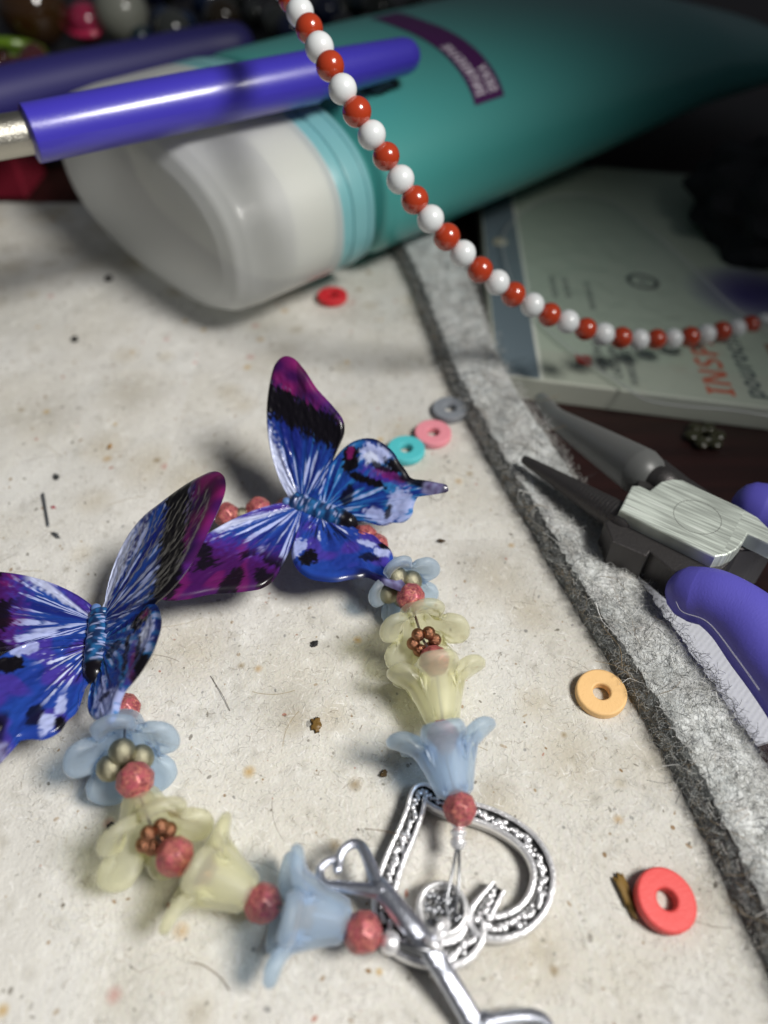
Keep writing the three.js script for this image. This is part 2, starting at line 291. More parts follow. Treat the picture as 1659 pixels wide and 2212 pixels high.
function spacer(p, dir, m, R0, r, n, spin = 0, squash = 1) {
  const g = group('spacer_bead', bracelet, p, axisQ(dir).multiply(new THREE.Quaternion().setFromAxisAngle(V(0, 1, 0), spin)));
  for (let k = 0; k < n; k++) { const a = k / n * 6.283; put('knob', knobG, m, g, V(Math.cos(a) * R0, 0, Math.sin(a) * R0), null, r); }
  return g;
}
const wire = (pts, r = 0.17) => part('wire', rod(pts, r, { seg: 40, sides: 8 }), wireM, bracelet, true);

// ---- right arm, from the upper butterfly down to the heart
const P = {
  r0: at(788, 1160, 4.2), r1: at(812, 1180, 4.0), f1b: at(842, 1224, 3.4), f1m: at(874, 1268, 4.6), s1: at(863, 1268, 4.6), r2: at(887, 1291, 5.6),
  f2b: at(894, 1322, 4.6), f2m: at(921, 1398, 7.2), s2: at(916, 1386, 6.4), r3: at(938, 1428, 6.0), f3b: at(957, 1560, 4.0), f3m: at(934, 1432, 5.6), r4: at(957, 1592, 6.0),
  f4b: at(984, 1716, 4.6), f4m: at(959, 1600, 6.0), r5: at(993, 1746, 4.8), c5: at(990, 1800, 3.8),
};
const D = (a, b) => b.clone().sub(a).normalize();
coral(P.r0, D(P.r0, P.r1)); coral(P.r1, D(P.r0, P.r1));
flower(P.f1b, P.f1m, blueF, 0, 0.9, 0.86);
spacer(P.s1, D(P.f1b, P.r2), brassM, 1.62, 1.46, 4, 0.55);
coral(P.r2, D(P.s1, P.r2), 1.75);
flower(P.f2b, P.f2m, yellowF, 1, 0.3, 0.92);
spacer(P.s2, D(P.f2b, P.f2m), copperM, 1.28, 0.80, 6, 0.2);
coral(P.r3, D(P.s2, P.r3));
flower(P.f3b, P.f3m, yellowF, 2, 1.1, 0.98);
coral(P.r4, D(P.r3, P.r4));
flower(P.f4b, P.f4m, blueF, 3, 1.0, 0.98);
coral(P.r5, D(P.f4b, P.r5), 1.68);
part('crimp_tube', rod([at(991, 1780, 3.8), at(990, 1818, 3.5)], (t) => 0.72 + 0.12 * Math.cos(t * 12.5), { seg: 20, ends: true }), silver, bracelet, true);
wire([P.r1, P.f1b, P.f1m, P.r2, P.f2b, P.s2, P.r3, P.f3b, P.r4, P.f4b, P.r5, P.c5]);
wire([at(989, 1815, 3.5), at(978, 1880, 3.6), at(965, 1945, 3.2), at(968, 1985, 2.6)], 0.15);
wire([at(991, 1815, 3.5), at(992, 1870, 3.8), at(990, 1925, 3.4), at(984, 1970, 2.6)], 0.15);

// ---- left arm, from the lower butterfly round to the key
const Q = {
  r0: at(272, 1530, 3.6), f1b: at(270, 1560, 4.0), f1m: at(268, 1632, 6.0), s1: at(271, 1648, 6.2), r1: at(292, 1685, 7.2), f2b: at(303, 1722, 5.0), f2m: at(331, 1815, 6.2), s2: at(338, 1808, 6.2), r2: at(378, 1850, 6.4),
  f3b: at(541, 1932, 3.8), f3m: at(437, 1874, 5.4), s3: at(452, 1878, 5.0), r3: at(567, 1950, 4.2), f4b: at(747, 1990, 4.0), f4m: at(634, 1967, 5.2), r4: at(783, 2014, 4.6), c4: at(843, 2037, 4.0),
};
coral(Q.r0, V(0, 0, 1), 1.6);
flower(Q.f1b, Q.f1m, blueF, 1, 0.62, 1.0);
spacer(Q.s1, D(Q.f1b, Q.r1), brassM, 1.55, 1.38, 4, 0.35);
coral(Q.r1, D(Q.s1, Q.r1), 1.78);
flower(Q.f2b, Q.f2m, yellowF, 0, 0.3, 0.96);
spacer(Q.s2, D(Q.f2b, Q.r2), copperM, 1.28, 0.80, 6, 0.5);
coral(Q.r2, D(Q.s2, Q.r2), 1.76);
flower(Q.f3b, Q.f3m, yellowF, 3, 0.6, 0.94);
spacer(Q.s3, D(Q.f3b, Q.f3m), copperM, 1.28, 0.80, 6, 0.1);
coral(Q.r3, D(Q.f3b, Q.r3), 1.72);
flower(Q.f4b, Q.f4m, blueF, 2, 0.75, 0.98);
spacer(at(660, 1972, 4.8), D(Q.f4b, Q.f4m), copperM, 1.28, 0.80, 6, 0.1);
coral(Q.r4, D(Q.f4b, Q.r4), 1.74);
put('crimp_bead', small, silver, bracelet, Q.c4, axisQ(D(Q.r4, at(900, 2055, 3.6))), 1.02);
wire([Q.r0, Q.f1b, Q.s1, Q.r1, Q.f2b, Q.s2, Q.r2, Q.f3m, Q.f3b, Q.r3, Q.f4m, Q.f4b, Q.r4, Q.c4]);
wire([at(850, 2040, 4.1), at(900, 2058, 4.4), at(945, 2064, 4.2), at(955, 2050, 3.6)], 0.22);
wire([at(855, 2036, 4.4), at(900, 2048, 4.9), at(940, 2052, 4.5), at(950, 2035, 3.4)], 0.22);
// ---- the short chain between the butterflies
{
  const ch = [[490, 1113, 1], [523, 1112, 0], [558, 1100, 1], [594, 1107, 0], [622, 1100, 1]], pts = [at(450, 1125, 4)];
  for (const [x, y, c] of ch) { const p = at(x, y, 3.6); pts.push(p); if (c) coral(p, V(1, 0, -0.1), 1.74); else put('small_bead', small, brassM, bracelet, p, axisQ(V(1, 0, 0)), 1.05); }
  pts.push(at(660, 1108, 4.4)); wire(pts);
}

// ---- silver heart ring and key bar
{
  const h0 = 1.7, C = (x, y, h = h0) => at(603.5 + x * 0.3968, 1618.4 + y * 0.3968, h);
  const heart = group('heart_ring', bracelet, V(0, 0, 0).add(bracelet.origin)); heart.origin = bracelet.origin.clone();
  const line = curve([C(1195, 745), C(1150, 810), C(1105, 880), C(1090, 935), C(1130, 965), C(1215, 968), C(1320, 925), C(1400, 840), C(1437, 720), C(1425, 620), C(1370, 520), C(1280, 440), C(1160, 375), C(1020, 330), C(880, 290), C(775, 232), C(735, 340), C(690, 460), C(640, 570), C(600, 680), C(572, 800), C(575, 910), C(610, 1000), C(680, 1060), C(780, 1100), C(900, 1118), C(1000, 1085), C(1055, 1010), C(1060, 930)], false, 0.5);
  const wAt = (t) => 0.93 + 0.08 * Math.sin(t * 9) + (t < 0.05 ? -0.3 * (1 - t / 0.05) : 0);
  const side = (t) => { const T = line.getTangentAt(t); return V().crossVectors(T, V(0, 1, 0)).normalize(); };
  const off = (k, y) => curve(Array.from({ length: 150 }, (_, i) => { const t = i / 149; return line.getPointAt(t).addScaledVector(side(t), k * wAt(t)).add(V(0, y, 0)); }));
  const N = 360, pr = [[-1.25, -1.3], [-1.3, -0.4], [-1.2, 0.18], [-0.95, 0.34], [-0.68, 0.2], [-0.6, -0.35], [0, -0.45], [0.6, -0.35], [0.68, 0.2], [0.95, 0.34], [1.2, 0.18], [1.3, -0.4], [1.25, -1.3]];
  const band = sheet(N, 48, (u, v) => { const k = v * (pr.length - 1), i = Math.min(pr.length - 2, k | 0), f = k - i, a = lerp(pr[i][0], pr[i + 1][0], f), y = lerp(pr[i][1], pr[i + 1][1], f); const p = line.getPointAt(u); p.addScaledVector(side(u), a * wAt(u)); p.y += y + 0.05 * n3(p.x * 3, p.y, p.z * 3); return p; },
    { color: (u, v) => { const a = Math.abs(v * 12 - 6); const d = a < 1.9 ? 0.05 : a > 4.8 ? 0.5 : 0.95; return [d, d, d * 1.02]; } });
  const bandM = phys({ vertexColors: true, metalness: 0.68, roughness: 0.36, bumpMap: fine, bumpScale: 0.00003 });
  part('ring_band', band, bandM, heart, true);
  // pebbles in the groove
  const pg = [], r = rng(41); for (let i = 0; i < 190; i++) { const t = 0.012 + i / 194, p = line.getPointAt(t).addScaledVector(side(t), (r() - 0.5) * 0.85 * wAt(t)); const s = 0.15 + 0.2 * r(), g = new THREE.IcosahedronGeometry(1, 2); g.scale(s * (0.8 + r() * 0.7), s * 0.9, s * (0.8 + r() * 0.7)); g.rotateY(r() * 6); g.translate(p.x, p.y - 0.34, p.z); pg.push(g); }
  const pebDark = phys({ color: col(.30, .31, .33), metalness: 1, roughness: 0.35 }); const peb = part('pebble', mergeVertices(mergeGeometries(pg).deleteAttribute('uv')), silver, heart, true); peb.userData.kind = 'stuff';
  // the domed disc at the heart's cleft
  const dc = C(880, 905, 0), dome = sheet(64, 26, (u, v) => { const a = u * 6.2832, k = v * 2.75; let y = v < 0.62 ? 2.0 + 0.35 * Math.cos(v * 2) : v < 0.8 ? 2.6 + 0.2 * Math.sin((v - 0.62) * 17) : lerp(2.6, 0.4, (v - 0.8) / 0.2); const rr = v < 0.85 ? k * 1.12 : 2.62; const p = V(dc.x + Math.cos(a) * rr, y, dc.z + Math.sin(a) * rr); if (v < 0.62) p.y += 0.22 * n3(p.x * 1.9, 0, p.z * 1.9) + 0.08 * n3(p.x * 5, 1, p.z * 5); return p; },
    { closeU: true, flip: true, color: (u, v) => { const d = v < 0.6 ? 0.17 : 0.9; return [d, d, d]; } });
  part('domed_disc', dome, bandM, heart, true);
  const p3 = []; for (let i = 0; i < 42; i++) { const a = r() * 6.28, q = Math.sqrt(r()) * 1.7, s = 0.16 + 0.2 * r(), g = new THREE.IcosahedronGeometry(1, 2); g.scale(s, s * 0.8, s); g.translate(dc.x + Math.cos(a) * q, 2.32, dc.z + Math.sin(a) * q); p3.push(g); }
  part('pebble', mergeVertices(mergeGeometries(p3).deleteAttribute('uv')), pebDark, heart, true).userData.kind = 'stuff';
  // key bar: a flat cast key with a heart-shaped bow, over the ring
  const key = group('key_bar', bracelet, V(0, 0, 0).add(bracelet.origin)); key.origin = bracelet.origin.clone();
  const hk = 4.6, K = (x, y, h = hk) => C(x, y, h);
  const bow = [K(318, 652), K(322, 600), K(348, 548), K(395, 515), K(440, 522), K(475, 580), K(505, 660), K(530, 728), K(552, 768)];
  const bow2 = [K(322, 596), K(296, 600), K(258, 614), K(222, 650), K(228, 706), K(262, 738), K(330, 745), K(420, 756), K(500, 768), K(560, 775)];
  const steel = phys({ color: col(.66, .69, .78), metalness: 1, roughness: 0.3, bumpMap: fine, bumpScale: 0.00003 });
  part('bow', mergeGeometries([rod(bow, (t) => 0.46 + 0.3 * t * t, { seg: 50, flat: 0.8 }), rod(bow2, (t) => 0.40 + 0.38 * t * t, { seg: 50, flat: 0.8 })]), steel, key, true);
  part('shaft', rod([K(535, 745), K(600, 815), K(680, 915), K(770, 1025, 4.4), K(850, 1140, 4.0), K(910, 1235, 3.2), K(985, 1360, 2.4), K(1040, 1455, 1.9), K(1075, 1492, 1.8), K(1130, 1492, 1.8)], (t) => 0.98 - 0.10 * Math.sin(t * 20) * (t > 0.3 && t < 0.5 ? 1 : 0), { seg: 90, flat: 0.62 }), steel, key, true);
  part('bit', rod([K(1080, 1490, 1.8), K(1180, 1474, 1.8), K(1290, 1456, 1.8), K(1380, 1452, 1.8), K(1440, 1482, 1.8), K(1475, 1560, 1.8), K(1440, 1620, 1.8)], 0.62, { seg: 60, flat: 0.85 }), steel, key, true);
  // small ring through the disc that both wires hang on
  const rc = K(880, 985, 4.0), rg = new THREE.TorusGeometry(0.85, 0.36, 14, 40); rg.applyQuaternion(axisQ(V(0.75, 0.25, 0.6), V(0, 0, 1))); rg.translate(rc.x, rc.y, rc.z);
  part('link_ring', rg, silver, heart, true);
  const rc2 = K(835, 1060, 4.9), rg2 = new THREE.TorusGeometry(0.7, 0.34, 14, 40); rg2.applyQuaternion(axisQ(V(0.5, 0.2, -0.8), V(0, 0, 1))); rg2.translate(rc2.x, rc2.y, rc2.z);
  part('link_ring', rg2, silver, key, true);
}

// ---- butterflies. Wing outlines in the wing's own plane: u along the body (head negative), v outwards, in mm
const FORE = [[-1.3, 0.4], [-4.2, 3.3], [-6.6, 6.8], [-8.3, 10.8], [-9.1, 14.8], [-9.1, 17.3], [-8.3, 18.6], [-7.0, 18.8], [-5.0, 17.8], [-2.6, 16.0], [0.4, 14.4], [2.3, 13.1], [3.0, 11.6], [2.9, 9.6], [2.7, 7.6], [2.6, 4.5], [2.6, 0.2]];
const HIND = [[1.6, 2.0], [2.4, 6.6], [3.4, 9.4], [4.9, 11.2], [7.0, 12.1], [9.0, 11.8], [10.4, 11.2], [11.5, 10.3], [12.6, 9.6], [13.6, 8.9], [15.4, 9.2], [17.2, 9.5], [18.5, 9.6], [18.9, 8.9], [18.0, 8.3], [16.4, 7.8], [15.4, 6.9], [15.2, 5.6], [15.4, 4.3], [14.6, 2.9], [13.4, 2.4], [12.2, 1.5], [10.4, 1.5], [8.4, 0.6]];
const FORE_B = [[-0.4, 1.0], [-3.5, 1.6], [-5.6, 2.1], [-7.4, 3.0], [-9.1, 4.4], [-10.4, 6.5], [-10.9, 9.0], [-10.6, 12.2], [-10.3, 14.9], [-9.8, 17.6], [-9.3, 19.3], [-8.6, 21.0], [-7.4, 22.4], [-5.7, 23.3], [-3.9, 23.3], [-2.6, 22.6], [-1.0, 21.2], [1.0, 19.4], [2.9, 17.2], [3.9, 14.7], [4.2, 12.2], [3.8, 9.8], [3.6, 7.0], [3.2, 3.5], [2.6, 0.2]];
const HIND_B = [[1.6, 2.0], [1.8, 6.0], [2.7, 9.0], [4.2, 10.9], [5.9, 11.8], [7.7, 12.2], [9.4, 11.8], [10.9, 11.0], [12.2, 9.5], [12.8, 8.2], [13.2, 7.0], [14.2, 6.4], [15.6, 6.3], [16.3, 5.8], [16.2, 5.0], [15.2, 4.2], [14.4, 3.6], [14.4, 2.7], [13.8, 1.5], [12.8, 0.7], [11.2, 0.3], [9.6, 0.3], [8.4, 0.5]];
const hueN = (x, y, s) => n3(x, y, s);
const mix3 = (a, b, t) => [lerp(a[0], b[0], t), lerp(a[1], b[1], t), lerp(a[2], b[2], t)];
const INK = { deep: [.012, .022, .19], blue: [.017, .065, .34], cyan: [.028, .20, .50], lav: [.47, .53, .86], white: [.68, .74, .97], black: [.006, .005, .008], plum: [.055, .008, .088], rose: [.20, .013, .115], violet: [.09, .03, .32] };
function foreInk(t, r, u, v, s, dark) {
  const q = v / 18.8 + 0.018 * (u + 9) * 0.35, st = hueN(t * 9, r * 1.0, s), st2 = hueN(t * 20, r * 1.8, s + 4), bl = hueN(u * 0.22, v * 0.22, s + 9), fz = hueN(u * 1.4, v * 1.4, s + 2), wob = 0.045 * fz + 0.008 * st2;
  let c = mix3(INK.deep, INK.blue, clamp(0.45 + st, 0, 1)); c = mix3(c, INK.cyan, sst(0.0, 0.6, st2 + 0.2 * bl) * (1 - dark) * 0.75);
  c = mix3(c, INK.lav, sst(0.42, 0.56, st2 + 0.3 * bl + (q > 0.22 && q < 0.48 ? 0.12 : 0)) * 0.9);
  if (dark < 0.5) {
    c = mix3(c, INK.white, sst(0.30, 0.20, t + 0.05 * fz) * sst(0.0, 0.05, q) * sst(0.66, 0.56, q) * (0.85 + 0.3 * st2));
    const k = q + wob + 0.05 * (t - 0.5), band = sst(0.53, 0.57, k - (t < 0.17 ? 0.07 : 0)) * sst(0.80, 0.765, k), edge = sst(0.92, 0.96, r + 0.02 * fz) * sst(0.38, 0.55, q) * sst(0.45, 0.6, t);
    c = mix3(c, INK.black, clamp(band * (t < 0.12 ? 0.6 : 1) + edge, 0, 1));
    let p = mix3(INK.plum, INK.rose, clamp(0.45 + 0.8 * hueN(u * 0.3, v * 0.3, s + 20), 0, 1)); p = mix3(p, INK.violet, sst(0.55, 0.85, t) * 0.7);
    p = mix3(p, INK.black, sst(0.82, 0.97, Math.abs(Math.sin(t * 20 + 0.6))) * 0.5); p = mix3(p, INK.lav, sst(0.86, 0.79, q) * sst(0.36, 0.2, t) * 0.75);
    return mix3(c, p, sst(0.765, 0.80, k));
  }
  // the wings on the far side of the fold, their shade put into darker ink: indigo to purple, black towards the rear of the tip, pale dabs along the rear edge
  c = mix3(c, INK.violet, sst(0.30, 0.12, t + 0.05 * fz) * 0.6);
  let p = mix3(INK.violet, INK.plum, sst(0.46, 0.66, q + wob)); p = mix3(p, INK.rose, sst(0.3, 0.65, bl + 0.4 * st2) * 0.45); p = mix3(p, [.10, .04, .50], sst(0.32, 0.12, t) * 0.7);
  c = mix3(c, p, sst(0.42, 0.58, q + wob * 1.5));
  c = mix3(c, INK.black, sst(0.10, 0.24, hueN(u * 0.26, v * 0.26, s + 31) + 0.25 * fz + lerp(-0.35, 0.4, t)) * sst(0.45, 0.6, q) * 0.95);
  c = mix3(c, INK.lav, sst(0.55, 0.7, t + 0.1 * fz) * sst(0.28, 0.34, q + wob) * sst(0.56, 0.50, q + wob) * sst(-0.2, 0.2, st2) * 0.9);
  return mix3(c, INK.white, sst(0.16, 0.20, t) * sst(0.30, 0.24, t + 0.03 * fz) * sst(0.05, 0.12, q) * sst(0.52, 0.44, q) * 0.7);
}
function hindInk(t, r, u, v, s, dark) {
  const st = hueN(t * 9, r * 1.1, s), st2 = hueN(t * 20, r * 2.0, s + 3), fz = hueN(u * 1.3, v * 1.3, s + 1), f2 = hueN(u * 0.6, v * 0.6, s + 5), b2 = hueN(u * 0.26, v * 0.26, s + 13);
  const blob = (cu, cv, ru, rv) => sst(1.15, 0.85, Math.hypot((u - cu) / ru, (v - cv) / rv) + 0.28 * fz + 0.22 * f2);
  let c = mix3(INK.deep, INK.blue, clamp(0.5 + st * 0.9, 0, 1));
  if (dark < 0.5) {
    c = mix3(c, INK.cyan, sst(-0.2, 0.4, st2) * 0.9); c = mix3(c, INK.lav, sst(0.45, 0.6, st2 + 0.2 * f2) * 0.7);
    c = mix3(c, INK.violet, blob(10.4, 7.8, 3.0, 1.5) * 0.7); c = mix3(c, INK.rose, blob(10.6, 8.4, 2.2, 0.7) * 0.7); c = mix3(c, INK.cyan, blob(11.4, 6.7, 1.6, 0.7) * 0.9);
    c = mix3(c, INK.black, blob(5.0, 8.6, 1.1, 2.0)); c = mix3(c, INK.rose, blob(4.7, 9.4, 0.5, 0.9) * 0.8); c = mix3(c, INK.black, blob(8.0, 6.6, 3.0, 0.55)); c = mix3(c, INK.black, blob(6.2, 3.6, 0.8, 1.6) * 0.9);
    c = mix3(c, INK.lav, blob(8.0, 10.2, 2.0, 1.4)); c = mix3(c, INK.white, blob(7.6, 9.7, 1.0, 0.8)); c = mix3(c, INK.black, blob(11.4, 9.7, 1.9, 0.9)); c = mix3(c, INK.black, blob(9.2, 8.9, 1.6, 0.5) * 0.9);
    c = mix3(c, INK.lav, blob(13.4, 4.9, 1.6, 2.2) * 0.8); c = mix3(c, INK.lav, blob(11.4, 2.6, 2.2, 0.9) * 0.75); c = mix3(c, INK.black, blob(12.2, 3.6, 0.4, 1.0) * 0.9);
  } else {  // same pattern idea, darker indigo that carries the shade on these wings
    c = mix3(c, [.02, .06, .36], 0.5); c = mix3(c, INK.violet, sst(0.0, 0.5, b2) * 0.55);
    c = mix3(c, INK.white, sst(0.40, 0.54, st2 + 0.25 * fz) * sst(0.60, 0.35, r) * 0.85); c = mix3(c, INK.black, sst(0.38, 0.5, -st2 + 0.2 * fz) * sst(0.55, 0.3, r) * 0.8);
    c = mix3(c, INK.black, blob(5.6, 9.2, 1.2, 1.6)); c = mix3(c, INK.lav, blob(3.6, 8.2, 0.9, 1.8) * 0.7); c = mix3(c, INK.black, blob(12.6, 5.6, 1.3, 0.9) * 0.9); c = mix3(c, INK.lav, blob(13.6, 4.2, 1.3, 0.8)); c = mix3(c, INK.lav, blob(11.4, 3.2, 1.4, 0.6) * 0.9); c = mix3(c, INK.black, blob(13.6, 2.9, 1.0, 0.5));
  }
  const tail = sst(12.4, 13.4, u) * sst(7.2, 7.8, v + 0.1 * fz); c = mix3(c, INK.black, sst(11.4, 12.6, u) * sst(7.8, 8.4, v) * (1 - 0.3 * dark)); c = mix3(c, mix3(INK.plum, INK.lav, 0.32 + 0.2 * fz), sst(15.2, 16.0, u) * tail); c = mix3(c, INK.black, sst(17.6, 18.3, u) * 0.7 * tail);
  return mix3(c, INK.black, sst(0.94, 0.99, r) * sst(0.2, 0.3, t) * sst(0.6, 0.5, t) * 0.9 * (1 - 0.5 * dark));
}
const wingM = phys({ vertexColors: true, roughness: 0.32, clearcoat: 0.38, clearcoatRoughness: 0.10, specularIntensity: 0.3, transmission: 0.08, thickness: 0 });
// place(u, v, w): the wing's own plane to the butterfly's space
function wingGeo(outline, root, place, ink, seed, veins, dark, lift) {
  const c = new THREE.CatmullRomCurve3(outline.map(([u, v]) => V(u, v, 0)), false, 'centripetal'), NT = 190, NR = 44, pts = Array.from({ length: NT + 1 }, (_, i) => c.getPointAt(i / NT));
  const vm = Math.max(...outline.map((o) => o[1])), vs = ink === foreInk ? 18.8 / vm : 1, P = [], UV = [], C = [], I = [];
  for (const sgn of [1, -1]) for (let j = 0; j <= NR; j++) for (let i = 0; i <= NT; i++) {
    const t = i / NT, r = Math.pow(j / NR, 0.8), o = pts[i], u = lerp(root[0], o.x, r), v = lerp(root[1], o.y, r);
    const e = Math.min(1, Math.min(t, 1 - t) * 26), body = Math.sqrt(Math.max(0, 1 - Math.pow(r, 14))) * Math.sqrt(clamp(e, 0, 1));
    const ridge = 0.075 * Math.sin(t * veins * 6.283 + 0.8 * n2(r * 2.5 + seed, t * 4)) * sst(0.05, 0.3, r) * sst(0.85, 0.4, r) + 0.07 * n2(u * 0.9 + seed, v * 0.9) * sst(1, 0.85, r) + 0.025 * n2(u * 2.0 + seed, v * 2.0) * sst(1, 0.85, r);
    const lip = 0.24 * sst(0.84, 0.93, r) * sst(1.0, 0.96, r);
    const w = sgn > 0 ? (0.42 + ridge + lip) * body + lift : (-0.42 + 0.4 * ridge) * body + lift;
    const p = place(u, v, w); P.push(p.x, p.y, p.z); UV.push(t * 3, r); C.push(...ink(t, r, u, v * vs, seed * 3.1, dark));
  }
  const w = NT + 1, half = w * (NR + 1);
  for (let s = 0; s < 2; s++) for (let j = 0; j < NR; j++) for (let i = 0; i < NT; i++) { const a = s * half + j * w + i, b = a + 1, d = a + w, f = d + 1; if (s === 0) I.push(a, d, b, b, d, f); else I.push(a, b, d, b, f, d); }
  return indexed(P, UV, I, C);
}
function butterfly(origin, axis, thR, thL, curlR, curlL, seed, dark, big = 1, FR = FORE, HR = HIND) {
  const a = axis.clone().normalize(), nh = V().crossVectors(a, V(0, 1, 0)).normalize().negate(), up = V().crossVectors(a, nh).normalize(); if (up.y < 0) up.negate();
  const b = group('butterfly_bead', bracelet, origin);
  const place = (side, th, curl, cup) => (u, v, w) => {
    let y = 0, x = 0; const K = 6; let ang = th; const n = Math.max(1e-6, Math.abs(v)); for (let i = 0; i < K; i++) { ang = th + curl * (i + 0.5) / K * v / 18; x += Math.cos(ang) * v / K; y += Math.sin(ang) * v / K; }
    const cu = cup * Math.pow(u / 10, 2);
    return a.clone().multiplyScalar(u).addScaledVector(nh, side * (x - Math.sin(ang) * (w + cu))).addScaledVector(up, y + Math.cos(ang) * (w + cu));
  };
  const R1 = place(1, thR, curlR, 0.35), L1 = place(-1, thL, curlL, 0.5), L2 = place(-1, thL + 0.09, curlL, 0.4);
  const fix = (g, neg) => { if (neg) { const ix = g.index.array; for (let i = 0; i < ix.length; i += 3) { const t = ix[i]; ix[i] = ix[i + 1]; ix[i + 1] = t; } g.computeVertexNormals(); } return g; };
  part('fore_wing', fix(wingGeo(FR, [0.6, 0.3], R1, foreInk, seed, 9, dark[0], 0.25), false), wingM, b);
  part('hind_wing', fix(wingGeo(HR, [3.4, 0.4], R1, hindInk, seed + 1, 10, dark[0], -0.1), false), wingM, b);
  part('fore_wing', fix(wingGeo(FORE.map(([u, v]) => [u, v * big]), [0.6, 0.3], L1, foreInk, seed + 2, 9, dark[1], 0.25), true), wingM, b);
  part('hind_wing', fix(wingGeo(HIND, [3.4, 0.4], L2, hindInk, seed + 3, 10, dark[1], -0.1), true), wingM, b);
  const bg = sheet(40, 90, (p, q) => { const u = lerp(-1.4, 8.9, q), th = p * 6.2832; let r = 1.45 * Math.sqrt(Math.max(0, Math.sin(Math.min(1, (q + 0.001) * 8) * 1.57))) * Math.sqrt(Math.max(0, 1 - Math.pow(q, 9))) * (1 + 0.035 * Math.sin(q * 44)); if (q < 0.14) r *= 0.85 + 0.25 * Math.sin(q / 0.14 * 3.14); const s = Math.sin(th), c = Math.cos(th); return a.clone().multiplyScalar(u).addScaledVector(nh, c * r).addScaledVector(up, s * r + 0.55); },
    { closeU: true, color: (p, q) => { const n = n3(Math.cos(p * 6.28) * 1.5, q * 9, seed), m = n3(p * 4, q * 20, seed + 3); let c = mix3([.012, .03, .10], INK.cyan, clamp(0.2 + n * 0.6, 0, 0.55)); c = mix3(c, INK.lav, sst(0.42, 0.6, m) * 0.7); return mix3(c, INK.black, sst(0.72, 0.8, q)); } });
  part('body', bg, wingM, b);
  for (const k of [-1, 1]) { const e = new THREE.SphereGeometry(0.62, 20, 14); const n = e.attributes.position.count; e.setAttribute('color', new THREE.Float32BufferAttribute(Array(n).fill([.12, .22, .48]).flat(), 3)); const c = a.clone().multiplyScalar(-1.5).addScaledVector(nh, k * 0.72).addScaledVector(up, 0.75); e.translate(c.x, c.y, c.z); part('eye', e, wingM, b); }
  return b;
}
{
  const B0 = at(645, 1092, 6), B1 = at(768, 1138, 5); butterfly(B0, B1.clone().sub(B0), 0.84, 0.10, 0, -0.06, 2, [0.1, 0.8], 1.17);
  butterfly(V(-33.8, 6.0, -51.0), V(0.1601, 0.003, 0.987), 0.733, 0.06, 0, 0, 7, [0.3, 0.6], 1.08, FORE_B, HIND_B);
}

// ------------------------------------------------------------------ string of red and white beads hanging across
{
  const px = [[612, -30], [630, -4], [648, 27], [668, 62], [690, 103], [713, 143], [740, 193], [771, 242], [803, 292], [834, 338], [865, 388], [896, 432], [930, 473], [965, 512], [1000, 548], [1037, 583], [1074, 610], [1109, 636], [1150, 659], [1187, 680], [1226, 695], [1265, 711], [1303, 722], [1342, 730], [1380, 734], [1417, 733], [1453, 732], [1490, 728], [1525, 722], [1558, 716], [1590, 710], [1620, 703], [1650, 697], [1680, 690]];
  const key = [[-40, 104], [193, 97], [473, 104]];
  const dk = [[0, 104], [6, 97], [12, 103.5], [19, 119], [25, 134], [31, 148], [33, 154]];
  const dAt = (i) => { for (let k = 0; k < dk.length - 1; k++) if (i <= dk[k + 1][0]) { const t = (i - dk[k][0]) / (dk[k + 1][0] - dk[k][0]); return lerp(dk[k][1], dk[k + 1][1], t * t * (3 - 2 * t) * 0.4 + t * 0.6); } return 154; };
  const pts = px.map(([x, y], i) => dep(x, y, dAt(i)));
  const s = thing('bead_strand', 'long string of alternating red and white round glass beads curving down across the tube', 'bead string', pts[13]);
  const g = shared(new THREE.SphereGeometry(1, 36, 24)), redM = phys({ color: col(.42, .044, .014), roughness: 0.2, clearcoat: 0.7, clearcoatRoughness: 0.08, bumpMap: fine, bumpScale: 0.00001 }), whM = phys({ color: col(.74, .77, .78), roughness: 0.3, clearcoat: 0.35, clearcoatRoughness: 0.14 });
  const rr = rng(33); pts.forEach((p, i) => { const m = put(i % 2 ? 'red_bead' : 'white_bead', g, i % 2 ? redM : whM, s, p, axisQ(pts[Math.min(i + 1, pts.length - 1)].clone().sub(pts[Math.max(0, i - 1)]).normalize()), 1.93 * (0.97 + 0.05 * rr())); m.scale.y *= 0.94 + 0.05 * rr(); });
  part('thread', rod(pts, 0.14, { seg: 160, sides: 6 }), std({ color: 0xdddddd, roughness: 0.8 }), s, true);
}

